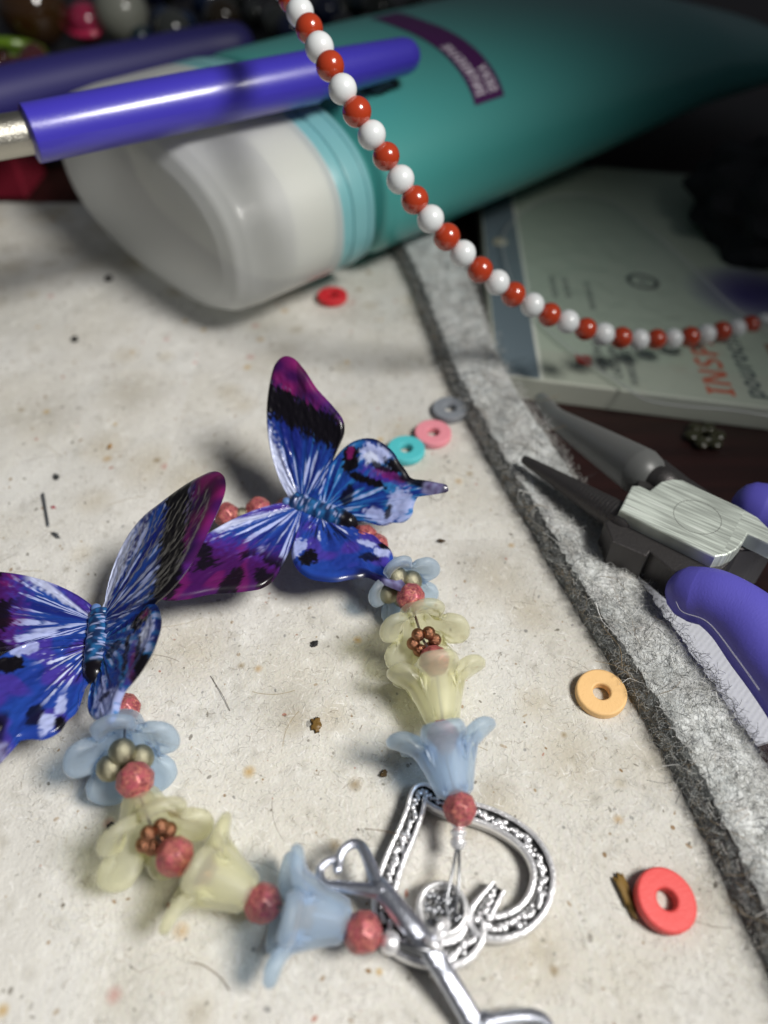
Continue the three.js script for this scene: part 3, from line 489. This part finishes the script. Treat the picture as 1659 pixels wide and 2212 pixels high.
// ------------------------------------------------------------------ lotion tube
{
  const E0 = V(-46.8, 0, -139), ax = V(0.738, 0, -0.674).normalize(), w = V(-0.674, 0, -0.738).normalize();
  const tube = thing('lotion_tube', 'teal squeeze tube with a frosted white cap lying across the back of the mat', 'tube', V(E0.x, 0, E0.z));
  const sec = (s, u, a, b, cy) => { const th = u * 6.2832, n = 2.5, c = Math.cos(th), q = Math.sin(th); const x = Math.sign(c) * Math.pow(Math.abs(c), 2 / n) * a, y = Math.sign(q) * Math.pow(Math.abs(q), 2 / n) * b; return E0.clone().addScaledVector(ax, s).addScaledVector(w, x).add(V(0, cy + y, 0)); };
  const loft = (rows, nu = 96) => { const nv = rows.length - 1; return sheet(nu, nv * 4, (u, v) => { const k = v * nv, i = Math.min(nv - 1, k | 0), f = k - i, A = rows[i], B = rows[i + 1]; return sec(lerp(A[0], B[0], f), u, lerp(A[1], B[1], f), lerp(A[2], B[2], f), lerp(A[3] ?? 17.1, B[3] ?? 17.1, f)); }, { closeU: true, flip: true }); };
  const capM = phys({ color: col(.80, .82, .82), roughness: 0.5, transmission: 0.52, thickness: 0, ior: 1.45, clearcoat: 0.4, clearcoatRoughness: 0.16 });
  part('cap', loft([[-2.0, 0.1, 0.1], [-1.8, 20, 8], [-1.2, 29, 12.6], [0.2, 32.2, 15.2], [2.6, 33.6, 16.5], [7, 34.0, 16.9], [21, 34.1, 17], [22.4, 34.1, 17]]), capM, tube, true);
  part('cap_core', loft([[13.5, 0.1, 0.1], [13.52, 29, 14.2], [14, 31, 15.4], [20, 32.4, 16], [22, 32.4, 16]]), std({ color: col(.92, .90, .72), roughness: 0.6 }), tube, true);
  part('collar', loft([[22, 32, 15.5], [22.2, 33.9, 16.8], [24.2, 34.1, 17], [24.5, 33.7, 16.7], [24.9, 33.7, 16.7], [25.1, 34.2, 17.05], [28.0, 34.2, 17.05], [28.2, 33.8, 16.7], [28.6, 33.8, 16.7], [28.8, 34.2, 17.05], [30, 34.0, 16.9], [30.4, 30.7, 14.4]]), phys({ color: col(.20, .47, .50), roughness: 0.4, clearcoat: 0.3, clearcoatRoughness: 0.3 }), tube, true);
  const br = [[30.2, 30.4, 14], [32.6, 30.8, 14.4], [33.8, 33.2, 16.4], [36.5, 34.1, 17], [70, 34.5, 17], [110, 35.5, 16], [150, 37, 13.5], [190, 38, 9, 12], [220, 38, 1.6, 7]];
  part('tube_body', loft(br), phys({ color: col(.07, .345, .325), roughness: 0.36, clearcoat: 0.3, clearcoatRoughness: 0.3 }), tube, true);
  // printing that follows the curve of the tube
  const onTube = (s, th) => { let i = 0; while (i < br.length - 2 && br[i + 1][0] < s) i++; const f = (s - br[i][0]) / (br[i + 1][0] - br[i][0]); return sec(s, th, lerp(br[i][1], br[i + 1][1], f) + 0.12, lerp(br[i][2], br[i + 1][2], f) + 0.12, lerp(br[i][3] ?? 17.1, br[i + 1][3] ?? 17.1, f)); };
  const label = canvas(1024, 256, (g, W2, H2) => { g.fillStyle = '#4a1454'; g.fillRect(0, 0, W2, H2); g.fillStyle = '#e8e0ea'; g.textBaseline = 'middle'; g.font = 'bold 104px sans-serif'; g.fillText('SEXY', 56, 76); g.fillText('INTRIGUE', 56, 184); });
  part('printed_banner', sheet(80, 6, (u, v) => onTube(60.8 + u * 10.7 + v * 8.6, lerp(0.404, 0.20, u)), {}), std({ map: label, roughness: 0.5, side: THREE.DoubleSide }), tube, true).geometry.attributes.uv.needsUpdate = true;
  const glyph = (pts, s0, t0) => rod(pts.map(([a, b]) => onTube(s0 + a, t0 + b)), 0.42, { seg: 40, sides: 6, flat: 0.3 });
  const inkM = std({ color: col(.01, .02, .02), roughness: 0.5 });
  part('printed_letter', glyph([[0, 0], [1.5, 0.014], [4.5, 0.0115], [7.3, 0.009], [7.0, -0.006], [3.4, -0.003], [0, 0]], 41, 0.328), inkM, tube, true);
  part('printed_letter', glyph([[0, 0.004], [2.4, -0.006], [2.8, 0.006]], 51, 0.315), inkM, tube, true);
}
// ------------------------------------------------------------------ pliers lying over the tube
const gripM = phys({ color: col(.05, .038, .44), roughness: 0.36, clearcoat: 0.55, clearcoatRoughness: 0.16, bumpMap: fine, bumpScale: 0.00003 });
{
  const h = 38.4, p0 = at(70, 288, h);
  const t = thing('pliers', 'pliers with glossy purple-blue grips lying over the lotion tube', 'pliers', p0);
  const a = at(66, 289, h), b = at(676, 166, h), c = at(872, 122, h - 0.8);
  part('grip', rod([a, a.clone().lerp(b, 0.33), a.clone().lerp(b, 0.66), b], (q) => 4.15 - 0.2 * Math.abs(q - 0.5), { seg: 50, sides: 40, ends: false }), gripM, t, true);
  const end = (p, q, r) => { const d = q.clone().sub(p).normalize(); const g = new THREE.SphereGeometry(r, 32, 20); g.scale(1, 0.14, 1); g.applyQuaternion(axisQ(d)); g.translate(p.x, p.y, p.z); return g; };
  part('grip_end', end(a, b, 4.04), gripM, t, true); part('grip_end', end(b, a, 4.04), gripM, t, true);
  part('grip_tip', rod([b.clone().lerp(a, 0.03), b.clone().lerp(c, 0.5), c], (q) => 3.8 - 0.7 * q, { seg: 30, sides: 32 }), gripM, t, true);
  const m0 = at(-90, 312, h), m1 = at(80, 284, h); part('shank', rod([m0, m1], 2.95, { seg: 10, sides: 24 }), phys({ color: col(.55, .53, .46), metalness: 1, roughness: 0.38, bumpMap: fine, bumpScale: 0.00008 }), t, true);
  part('grip', rod([at(-60, 226, 21), at(120, 182, 20.5), at(300, 142, 20), at(430, 112, 20), at(505, 98, 20)], (q) => 6.2 - 0.6 * q, { seg: 50, sides: 32 }), phys({ color: col(.020, .017, .13), roughness: 0.55, clearcoat: 0.2, clearcoatRoughness: 0.4 }), t, true);  // rear grip of the same tool; the shadow on it is put into darker navy
}

// ------------------------------------------------------------------ printed box at the right
{
  const e1 = V(0.979, 0, 0.204).normalize(), e2 = V(0.204, 0, -0.979).addScaledVector(e1, -0.16).normalize(), A = at(1130, 815, -3).addScaledVector(e1, -5.0).addScaledVector(e2, -0.2);
  const box = thing('flat_box', 'flat pale green printed box with a grey-blue stripe and orange lettering', 'box', V(A.x, -8, A.z));
  const Wd = 72, Dp = 100, pt = (a, b, y) => A.clone().addScaledVector(e1, a).addScaledVector(e2, b).setY(y);
  const sh = new THREE.Shape([pt(0.4, 0.4, 0), pt(Wd, 0.4, 0), pt(Wd, Dp, 0), pt(0.4, Dp, 0)].map((p) => new THREE.Vector2(p.x, -p.z)));
  const g = new THREE.ExtrudeGeometry(sh, { depth: 4.2, bevelEnabled: true, bevelThickness: 0.4, bevelSize: 0.4, bevelSegments: 3 }); g.rotateX(-Math.PI / 2); g.translate(0, -7.6, 0);
  part('carton', g, std({ color: col(.60, .63, .54), roughness: 0.6 }), box, true);
  const print = canvas(1600, 1152, (c, w, h) => {       // x along the depth (e2), y along the width (e1): 16 px to the millimetre
    c.fillStyle = '#b2b9aa'; c.fillRect(0, 0, w, h);
    c.fillStyle = '#6c7b84'; c.fillRect(0, 0, w, 124); c.fillStyle = '#dfe3d8'; c.fillRect(0, 124, w, 12);
    c.fillStyle = '#b3bfae'; c.fillRect(150, 136, w, 1016);
    c.fillStyle = '#2a3034'; c.textBaseline = 'alphabetic';
    c.font = 'bold 34px sans-serif'; c.fillText('NWA INVI', 70, 330); c.fillText('CAZOO INO', 48, 374); c.fillText('FORSICU LI', 24, 418);
    c.font = 'bold 26px sans-serif'; c.fillText('NOIR INVIA', 470, 232); c.fillText('BLOOD ZO', 480, 276); c.fillText('MONTAGE UN', 420, 350);
    c.beginPath(); c.strokeStyle = '#20262a'; c.lineWidth = 15; c.ellipse(640, 540, 44, 48, 0, 0, 7); c.stroke(); c.font = 'bold 58px serif'; c.fillText('e', 624, 558);
    c.fillStyle = '#a03a30'; c.fillRect(96, 246, 52, 46);
    c.fillStyle = '#bf4f26'; c.font = 'bold 112px sans-serif'; c.fillText('INSPI', 26, 690);
    c.fillStyle = '#23383e'; c.font = 'bold 80px sans-serif'; c.fillText('pouroch', 30, 776);
    blot(c, 620, 880, 210, '52,44,110,0.85'); blot(c, 660, 960, 190, '46,40,96,0.8');
    c.fillStyle = '#8a6a52'; c.fillRect(0, 850, 330, 36);
  });
  const top = sheet(1, 1, (u, v) => pt(lerp(0.4, Wd, 1 - v), lerp(0.4, Dp, u), -2.97));
  part('printed_top', top, std({ map: print, roughness: 0.5, side: THREE.DoubleSide }), box, true);
}
// ------------------------------------------------------------------ pliers at the right, resting on the border
{
  const C = (x, y, h) => at(1042.4 + x * 0.3717, 822.9 + y * 0.3717, h);
  const steelDark = phys({ color: col(.085, .08, .08), metalness: 0.7, roughness: 0.45, bumpMap: fine, bumpScale: 0.00005 });
  const brush = noiseTexture(256, (x, y) => 0.5 + 0.28 * n2(x * 3, y * 60) + 0.2 * n2(x * 6 + 4, y * 100));
  const brushC = noiseTexture(512, (x, y) => { const v = 0.85 + 0.12 * n2(x * 2, y * 46) + 0.10 * n2(x * 4 + 4, y * 110) + 0.05 * n2(x * 3, y * 3); return [v * 0.97, v, v * 0.97]; }, true);
  const brushed = phys({ color: col(.98, 1, .97), metalness: 0.3, roughness: 0.46, bumpMap: brush, bumpScale: 0.00006, map: brushC, roughnessMap: null });
  const t = thing('round_nose_pliers', 'round-nose pliers with brushed steel joint and purple-blue grips lying against the border', 'pliers', at(1500, 1110, 0));
  // front jaw, a cone ringed by tool marks near its root
  const j0 = C(252, 462, 4.6), j1 = C(745, 765, 6.0), j2 = j0.clone().lerp(j1, 1.12);
  part('jaw', rod([j0, j0.clone().lerp(j1, 0.5), j2], (q) => lerp(0.72, 2.25, q) * (1 + (q > 0.55 ? 0.014 * Math.sin(q * 190) : 0)), { seg: 120, sides: 32 }), steelDark, t, true);
  // back jaw under a cloudy plastic sleeve
  const k0 = C(345, 115, 0.5), k1 = C(460, 240, 1.6), k2 = C(915, 525, 5.2), k3 = C(1050, 590, 6);
  part('jaw', rod([k1, k2, k3], (q) => lerp(0.8, 2.2, q), { seg: 60, sides: 28 }), steelDark, t, true);
  part('jaw_sleeve', rod([k0, C(400, 185, 1.1), k1, k1.clone().lerp(k2, 0.5), k2], (q) => q < 0.2 ? lerp(1.35, 1.55, q / 0.2) : lerp(1.55, 3.5, Math.pow((q - 0.2) / 0.8, 0.9)), { seg: 80, sides: 36 }), phys({ color: col(.56, .58, .57), roughness: 0.42, transmission: 0.8, thickness: 0, clearcoat: 0.3, clearcoatRoughness: 0.3 }), t, true);
  // a slab with the outline of the joint's upper face
  const slab = (pts, h1, h0, bev = 0.35) => {
    const w = pts.map(([x, y]) => C(x, y, h1)), sh = new THREE.Shape(w.map((p) => new THREE.Vector2(p.x, -p.z)));
    const g = new THREE.ExtrudeGeometry(sh, { depth: h1 - h0 - 2 * bev, bevelEnabled: true, bevelThickness: bev, bevelSize: bev * 0.8, bevelOffset: -bev * 0.8, bevelSegments: 2, curveSegments: 4 }); g.rotateX(-Math.PI / 2); g.translate(0, h0 + bev, 0);
    const P2 = g.attributes.position, U = g.attributes.uv, ca = Math.cos(0.62), sa = Math.sin(0.62); for (let i = 0; i < P2.count; i++) { const x = P2.getX(i), z = P2.getZ(i); U.setXY(i, (x * ca + z * sa) / 24, (-x * sa + z * ca) / 24); } return g;
  };
  part('joint_back', slab([[880, 640], [930, 520], [1060, 450], [1200, 560], [1500, 760], [1700, 980], [1500, 980], [1100, 860]], 6.4, -1), steelDark, t, true);
  part('joint', slab([[868, 606], [796, 748], [1000, 850], [1352, 1022], [1420, 1012], [1480, 978], [1520, 930], [1542, 890], [1600, 915], [1700, 965], [1790, 1010], [1790, 960], [1660, 850], [1600, 790], [1480, 722], [1300, 640], [1160, 572], [1100, 568], [1040, 582], [1000, 612], [972, 634], [915, 606]], 9.0, 6.5, 0.3), brushed, t, true);
  part('joint_side', slab([[800, 752], [700, 835], [745, 950], [945, 1035], [965, 1010], [1135, 1150], [1300, 1180], [1420, 1080], [1450, 1020], [1352, 1026], [1000, 854]].map(([x, y]) => [x + 8, y - 16]), 6.9, 1.5, 0.3), steelDark, t, true);
  const ring = new THREE.TorusGeometry(3.0, 0.03, 6, 60); ring.rotateX(Math.PI / 2); const rc = C(1248, 790, 9.0); ring.translate(rc.x, rc.y, rc.z); part('rivet', ring, steelDark, t, true);
  const Hn = (x, y, h) => at(x, y, h);
  const grip = rod([Hn(1506, 1284, 6.2), Hn(1548, 1296, 7.0), Hn(1604, 1336, 7.2), Hn(1660, 1398, 7), Hn(1730, 1490, 6.5), Hn(1800, 1600, 6)], (q) => 3.75 + 1.0 * sst(0, 0.5, q), { seg: 90, sides: 44, flat: 0.9 });
  part('grip', grip, phys({ color: col(.13, .115, .60), roughness: 0.5, clearcoat: 0.12, clearcoatRoughness: 0.5, bumpMap: fine, bumpScale: 0.00003 }), t, true);
  part('grip', rod([Hn(1640, 1098, 6.5), Hn(1700, 1120, 6.5), Hn(1800, 1170, 6.5)], 3.6, { seg: 40, sides: 32 }), phys({ color: col(.13, .115, .60), roughness: 0.5, clearcoat: 0.12, clearcoatRoughness: 0.5 }), t, true);
}
// white plastic sleeve on the desk beside the border
{
  const pts = [[1330, 1180], [1420, 1160], [1760, 1380], [1800, 1560], [1655, 1600], [1586, 1622], [1480, 1500]].map(([x, y]) => at(x, y, -6.9));
  const sh = new THREE.Shape(pts.map((p) => new THREE.Vector2(p.x, -p.z))), g = new THREE.ExtrudeGeometry(sh, { depth: 0.8, bevelEnabled: true, bevelThickness: 0.15, bevelSize: 0.15, bevelSegments: 1 }); g.rotateX(-Math.PI / 2); g.translate(0, -7.7, 0);
  const U = g.attributes.uv; for (let i = 0; i < U.count; i++) U.setXY(i, U.getX(i) / 12, U.getY(i) / 12);
  const mesh = noiseTexture(256, (x, y) => 0.5 + 0.3 * Math.sin(x * 6.283 * 12) * Math.sin(y * 6.283 * 12) + 0.2 * wrapN(x, y, 18));
  solo('plastic_sleeve', g, phys({ color: col(.72, .74, .80), roughness: 0.4, bumpMap: mesh, bumpScale: 0.00008, clearcoat: 0.3 }), 'white plastic sleeve lying on the desk under the pliers grip', 'plastic sleeve', at(1550, 1450, -7.6));
}

// ------------------------------------------------------------------ clear film over the box
{
  const hb = (x, y) => -2.3 + 0.5 * n2(x * 0.012, y * 0.012) + 0.45;
  const out = curve([[1085, 525], [1105, 480], [1160, 440], [1235, 421], [1320, 436], [1420, 508], [1500, 580], [1570, 650], [1640, 705], [1700, 760], [1720, 890], [1560, 884], [1410, 868], [1345, 832], [1250, 768], [1170, 700], [1110, 620]].map(([x, y]) => at(x, y, hb(x, y))), true);
  const cen = at(1380, 680, -1.9), g = sheet(120, 24, (u, v) => { const p = out.getPointAt(u % 1); const q = cen.clone().lerp(p, v); q.y = lerp(q.y, -2.1 + 0.5 * n2(q.x * 0.16, q.z * 0.16), 1 - v * v * v); return q; }, { closeU: true });
  const filmM = phys({ color: col(.96, .98, .98), roughness: 0.1, transmission: 0.96, thickness: 0, ior: 1.35 });
  const bag = thing('clear_film_bag', 'clear plastic film bag lying over the printed box', 'plastic bag', cen);
  part('film', g, filmM, bag, true);
  part('welded_edge', rod(out, 0.16, { seg: 200, sides: 6, ends: false }), phys({ color: col(.8, .82, .82), roughness: 0.3, transmission: 0.6, thickness: 0 }), bag, true);
}
// ------------------------------------------------------------------ small finds on the mat
{
  const crumbG = (seed, sx, sy, sz, rough = 0.5) => { const g = mergeVertices(new THREE.IcosahedronGeometry(1, 3).deleteAttribute('uv').deleteAttribute('normal')), P = g.attributes.position; for (let i = 0; i < P.count; i++) { const d = V().fromBufferAttribute(P, i), k = 1 + rough * n3(d.x * 1.3 + seed, d.y * 1.3, d.z * 1.3) + 0.35 * rough * n3(d.x * 3 + seed, d.y * 3, d.z * 3); P.setXYZ(i, d.x * k * sx, d.y * k * sy, d.z * k * sz); } g.computeVertexNormals(); return g; };
  const crumb = (px, py, seed, s, c, label, cat = 'crumb', ro = 0.8, y = 0.1) => { const p = at(px, py, y + s[1] * 0.4), g = crumbG(seed, ...s); g.rotateY(seed * 1.7); g.translate(p.x, p.y, p.z); return solo(cat === 'flake' ? 'brown_flake' : 'dark_crumb', g, std({ color: c, roughness: ro }), label, cat, p, cat === 'crumb' ? 'crumbs lying on the mat' : undefined); };
  crumb(683, 1566, 1, [0.85, 0.22, 0.55], col(.16, .09, .02), 'gold-brown flake in the middle of the ring of beads', 'flake', 0.45);
  crumb(1352, 1930, 2, [0.55, 0.3, 2.0], col(.22, .13, .03), 'curled brown flake sticking out beside the coral red disc', 'flake', 0.45, 0.4);
  crumb(679, 1391, 3, [0.38, 0.22, 0.5], col(.012, .012, .013), 'small black crumb above the gold-brown flake', 'crumb');
  crumb(235, 601, 4, [0.8, 0.45, 0.7], col(.02, .018, .016), 'black crumb in the shadow of the tube cap', 'crumb');
  crumb(162, 733, 5, [0.75, 0.4, 0.6], col(.025, .025, .022), 'dark grey crumb in the open mat left of the cap', 'crumb');
  crumb(122, 1030, 6, [0.36, 0.26, 0.6], col(.03, .035, .035), 'dark seed-like crumb above the cut wire', 'crumb');
  crumb(121, 1156, 7, [0.9, 0.16, 0.28], col(.05, .055, .06), 'dark sliver of lint below the cut wire', 'lint');
  crumb(829, 1671, 8, [0.4, 0.2, 0.34], col(.10, .06, .02), 'brown crumb beside the blue flower on the right', 'crumb');
  crumb(115, 1096, 9, [0.42, 0.14, 0.26], col(.36, .08, .10), 'pinkish red fleck right beside the cut wire', 'fleck');
  crumb(240, 1785, 10, [0.42, 0.25, 0.32], col(.02, .02, .02), 'black crumb left of the yellow flower', 'crumb');
  crumb(953, 1168, 11, [0.5, 0.14, 0.26], col(.06, .035, .015), 'dark brown crumb right of the upper blue flower', 'crumb');
  crumb(237, 964, 12, [0.55, 0.16, 0.3], col(.36, .20, .06), 'orange-brown fleck in the open mat', 'fleck');
  const a = at(93, 1067, 0.4), b = at(104, 1135, 0.35);
  solo('cut_wire', rod([a, b], 0.22, { seg: 6, sides: 12 }), phys({ color: col(.30, .32, .34), metalness: 0.9, roughness: 0.4 }), 'short grey piece of cut wire lying on the mat', 'wire', a);
  const hair = (pts, c, label, r = 0.035) => { const w = pts.map(([x, y, h]) => at(x, y, h ?? 0.25)); return solo('loose_hair', rod(w, r, { seg: 40, sides: 5 }), std({ color: c, roughness: 0.5 }), label, 'hair', w[0]); };
  hair([[412, 2078], [440, 2085], [475, 2110], [497, 2140]], col(.20, .13, .07), 'fine brown hair curving on the bare mat at the bottom');
  hair([[788, 1790, 1.2], [830, 1795, 2], [868, 1805, 3.4], [880, 1815, 3.4]], col(.16, .09, .04), 'fine brown hair poking against the heart ring', 0.045);
  hair([[908, 1055], [945, 1080], [962, 1062], [958, 1030]], col(.12, .10, .08), 'hair curled on the mat below the wing tail');
  hair([[455, 1460], [480, 1500], [497, 1535]], col(.14, .12, .10), 'fine dark hair inside the ring beside the left blue flower');
  hair([[1225, 1170, 2.9], [1260, 1240, 2.9], [1330, 1290, 3.4], [1400, 1385, 3.4]], col(.55, .54, .50), 'pale hair lying along the grey border', 0.03);
  hair([[1460, 1300, 9.6], [1475, 1322, 10.6], [1530, 1345, 11.4], [1590, 1420, 11.2], [1640, 1490, 10.6]], col(.62, .62, .66), 'pale thread lying on the purple-blue pliers grip', 0.035);
}
// ------------------------------------------------------------------ clutter behind, mostly in the dark
{
  const trayTop = 13;
  const p0 = V(-70, -8, -262), tray = thing('storage_tray', 'dark storage tray behind the tube holding loose beads', 'tray', p0);
  const rb = (w, h, d, x, y, z, r) => { const g = new RoundedBoxGeometry(w, h, d, 3, r); g.translate(x, y, z); return g; };
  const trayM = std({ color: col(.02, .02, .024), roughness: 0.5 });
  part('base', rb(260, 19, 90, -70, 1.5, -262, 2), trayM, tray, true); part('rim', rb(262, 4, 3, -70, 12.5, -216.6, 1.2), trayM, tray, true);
  const onTray = (px, py, r) => { return at(px, py, trayTop - 2 + r); };
  const ball = (px, py, r, m, label, name = 'loose_bead', grp) => { const p = onTray(px, py, r), g = new THREE.SphereGeometry(r, 32, 24); g.translate(p.x, p.y, p.z); return solo(name, g, m, label, 'bead', p, grp); };
  const gl = (c, r = 0.12) => phys({ color: c, roughness: r, clearcoat: 1, clearcoatRoughness: 0.05 });
  const p = onTray(186, 48, 5.6), bd = thing('banded_bead', 'round pink bead with a bright band in the tray', 'bead', p);
  part('ball', new THREE.SphereGeometry(5.4, 36, 26), gl(col(.42, .03, .09)), bd);
  part('band', new THREE.TorusGeometry(5.3, 0.8, 14, 60).rotateX(Math.PI / 2 + 0.1).translate(0, -1.6, 0), gl(col(.85, .05, .16), 0.3), bd);
  ball(262, 28, 8, gl(col(.30, .31, .26), 0.5), 'large cream white bead beside the pink banded bead');
  ball(70, 20, 10, gl(col(.05, .022, .006)), 'large amber brown bead at the far left');
  const gr = onTray(30, 118, 3), tg = new THREE.TorusGeometry(8, 1.5, 14, 60); tg.rotateX(Math.PI / 2 - 0.5); tg.translate(gr.x, gr.y + 1, gr.z); solo('plastic_ring', tg, gl(col(.13, .24, .012), 0.3), 'lime green plastic ring at the left of the tray', 'ring', gr);
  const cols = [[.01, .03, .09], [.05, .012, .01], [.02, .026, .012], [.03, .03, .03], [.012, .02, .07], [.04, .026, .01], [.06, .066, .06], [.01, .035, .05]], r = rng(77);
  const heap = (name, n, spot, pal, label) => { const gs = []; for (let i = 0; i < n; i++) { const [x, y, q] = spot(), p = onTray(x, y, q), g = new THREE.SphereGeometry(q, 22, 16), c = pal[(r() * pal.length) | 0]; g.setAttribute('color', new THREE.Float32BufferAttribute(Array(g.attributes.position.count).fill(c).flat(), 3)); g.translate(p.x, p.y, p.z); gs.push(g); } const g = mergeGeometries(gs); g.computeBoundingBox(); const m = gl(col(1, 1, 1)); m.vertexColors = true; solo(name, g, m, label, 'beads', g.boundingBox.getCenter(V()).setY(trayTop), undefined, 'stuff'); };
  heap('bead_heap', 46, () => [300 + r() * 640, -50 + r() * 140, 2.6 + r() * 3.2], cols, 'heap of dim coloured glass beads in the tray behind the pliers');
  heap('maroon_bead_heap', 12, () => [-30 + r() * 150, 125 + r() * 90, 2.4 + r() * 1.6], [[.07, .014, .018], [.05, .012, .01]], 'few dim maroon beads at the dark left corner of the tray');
  // dark red box beyond the mat's far corner
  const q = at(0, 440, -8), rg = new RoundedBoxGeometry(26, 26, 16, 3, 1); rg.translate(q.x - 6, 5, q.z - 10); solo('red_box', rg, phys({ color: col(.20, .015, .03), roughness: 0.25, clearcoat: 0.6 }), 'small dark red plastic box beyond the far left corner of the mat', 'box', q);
  // crumpled shiny wrapper lying on the far end of the tube
  const wp = dep(1450, 50, 205), wg = sheet(40, 40, (u, v) => { const x = (u - 0.5) * 30, z = (v - 0.5) * 20; return V(wp.x + x, wp.y + 3 * n2(x * 0.14, z * 0.16) + 2.4 * Math.abs(n2(x * 0.3 + 9, z * 0.3)) - 0.012 * x * x, wp.z + z); });
  solo('shiny_wrapper', wg, phys({ color: col(.20, .16, .40), roughness: 0.15, metalness: 0.6, side: THREE.DoubleSide, iridescence: 1, iridescenceIOR: 1.6, iridescenceThicknessRange: [200, 420] }), 'crumpled shiny purple-blue wrapper on the far end of the tube', 'wrapper', wp);
  // dark cloth pouch beyond the box
  const cp = at(1690, 450, 2), cg = mergeVertices(new THREE.IcosahedronGeometry(1, 12).deleteAttribute('uv').deleteAttribute('normal')), CP = cg.attributes.position; for (let i = 0; i < CP.count; i++) { const d = V().fromBufferAttribute(CP, i), k = 1 + 0.22 * n3(d.x * 2, d.y * 2, d.z * 2); CP.setXYZ(i, cp.x + d.x * 19 * k, cp.y + d.y * 13 * k, cp.z + d.z * 24 * k); } cg.computeVertexNormals();
  solo('cloth_pouch', cg, std({ color: col(.012, .013, .016), roughness: 0.9 }), 'dark crumpled cloth pouch beyond the printed box', 'pouch', cp);
  // small pale bead and a clear flower-shaped spacer on the desk
  const b1 = at(1078, 536, -4.5), bg = new THREE.SphereGeometry(2.4, 28, 20); bg.translate(b1.x, b1.y, b1.z); solo('pale_bead', bg, gl(col(.52, .50, .38), 0.4), 'small pale cream bead between the tube and the box', 'bead', b1);
  const f0 = at(1523, 940, -7), sp = thing('clear_spacer', 'clear olive flower-shaped spacer lying on the dark desk', 'spacer', f0);
  const oM = phys({ color: col(.07, .07, .03), roughness: 0.2, transmission: 0.5, thickness: 0, clearcoat: 1 });
  for (let k = 0; k < 6; k++) part('lobe', new THREE.SphereGeometry(1.25, 18, 12).scale(1, 0.5, 1).translate(2.4 * Math.cos(k * 1.047), 0, 2.4 * Math.sin(k * 1.047)), oM, sp);
  part('ring', new THREE.TorusGeometry(1.3, 0.5, 10, 32).rotateX(Math.PI / 2), oM, sp);
}

renderer.render(scene, camera);
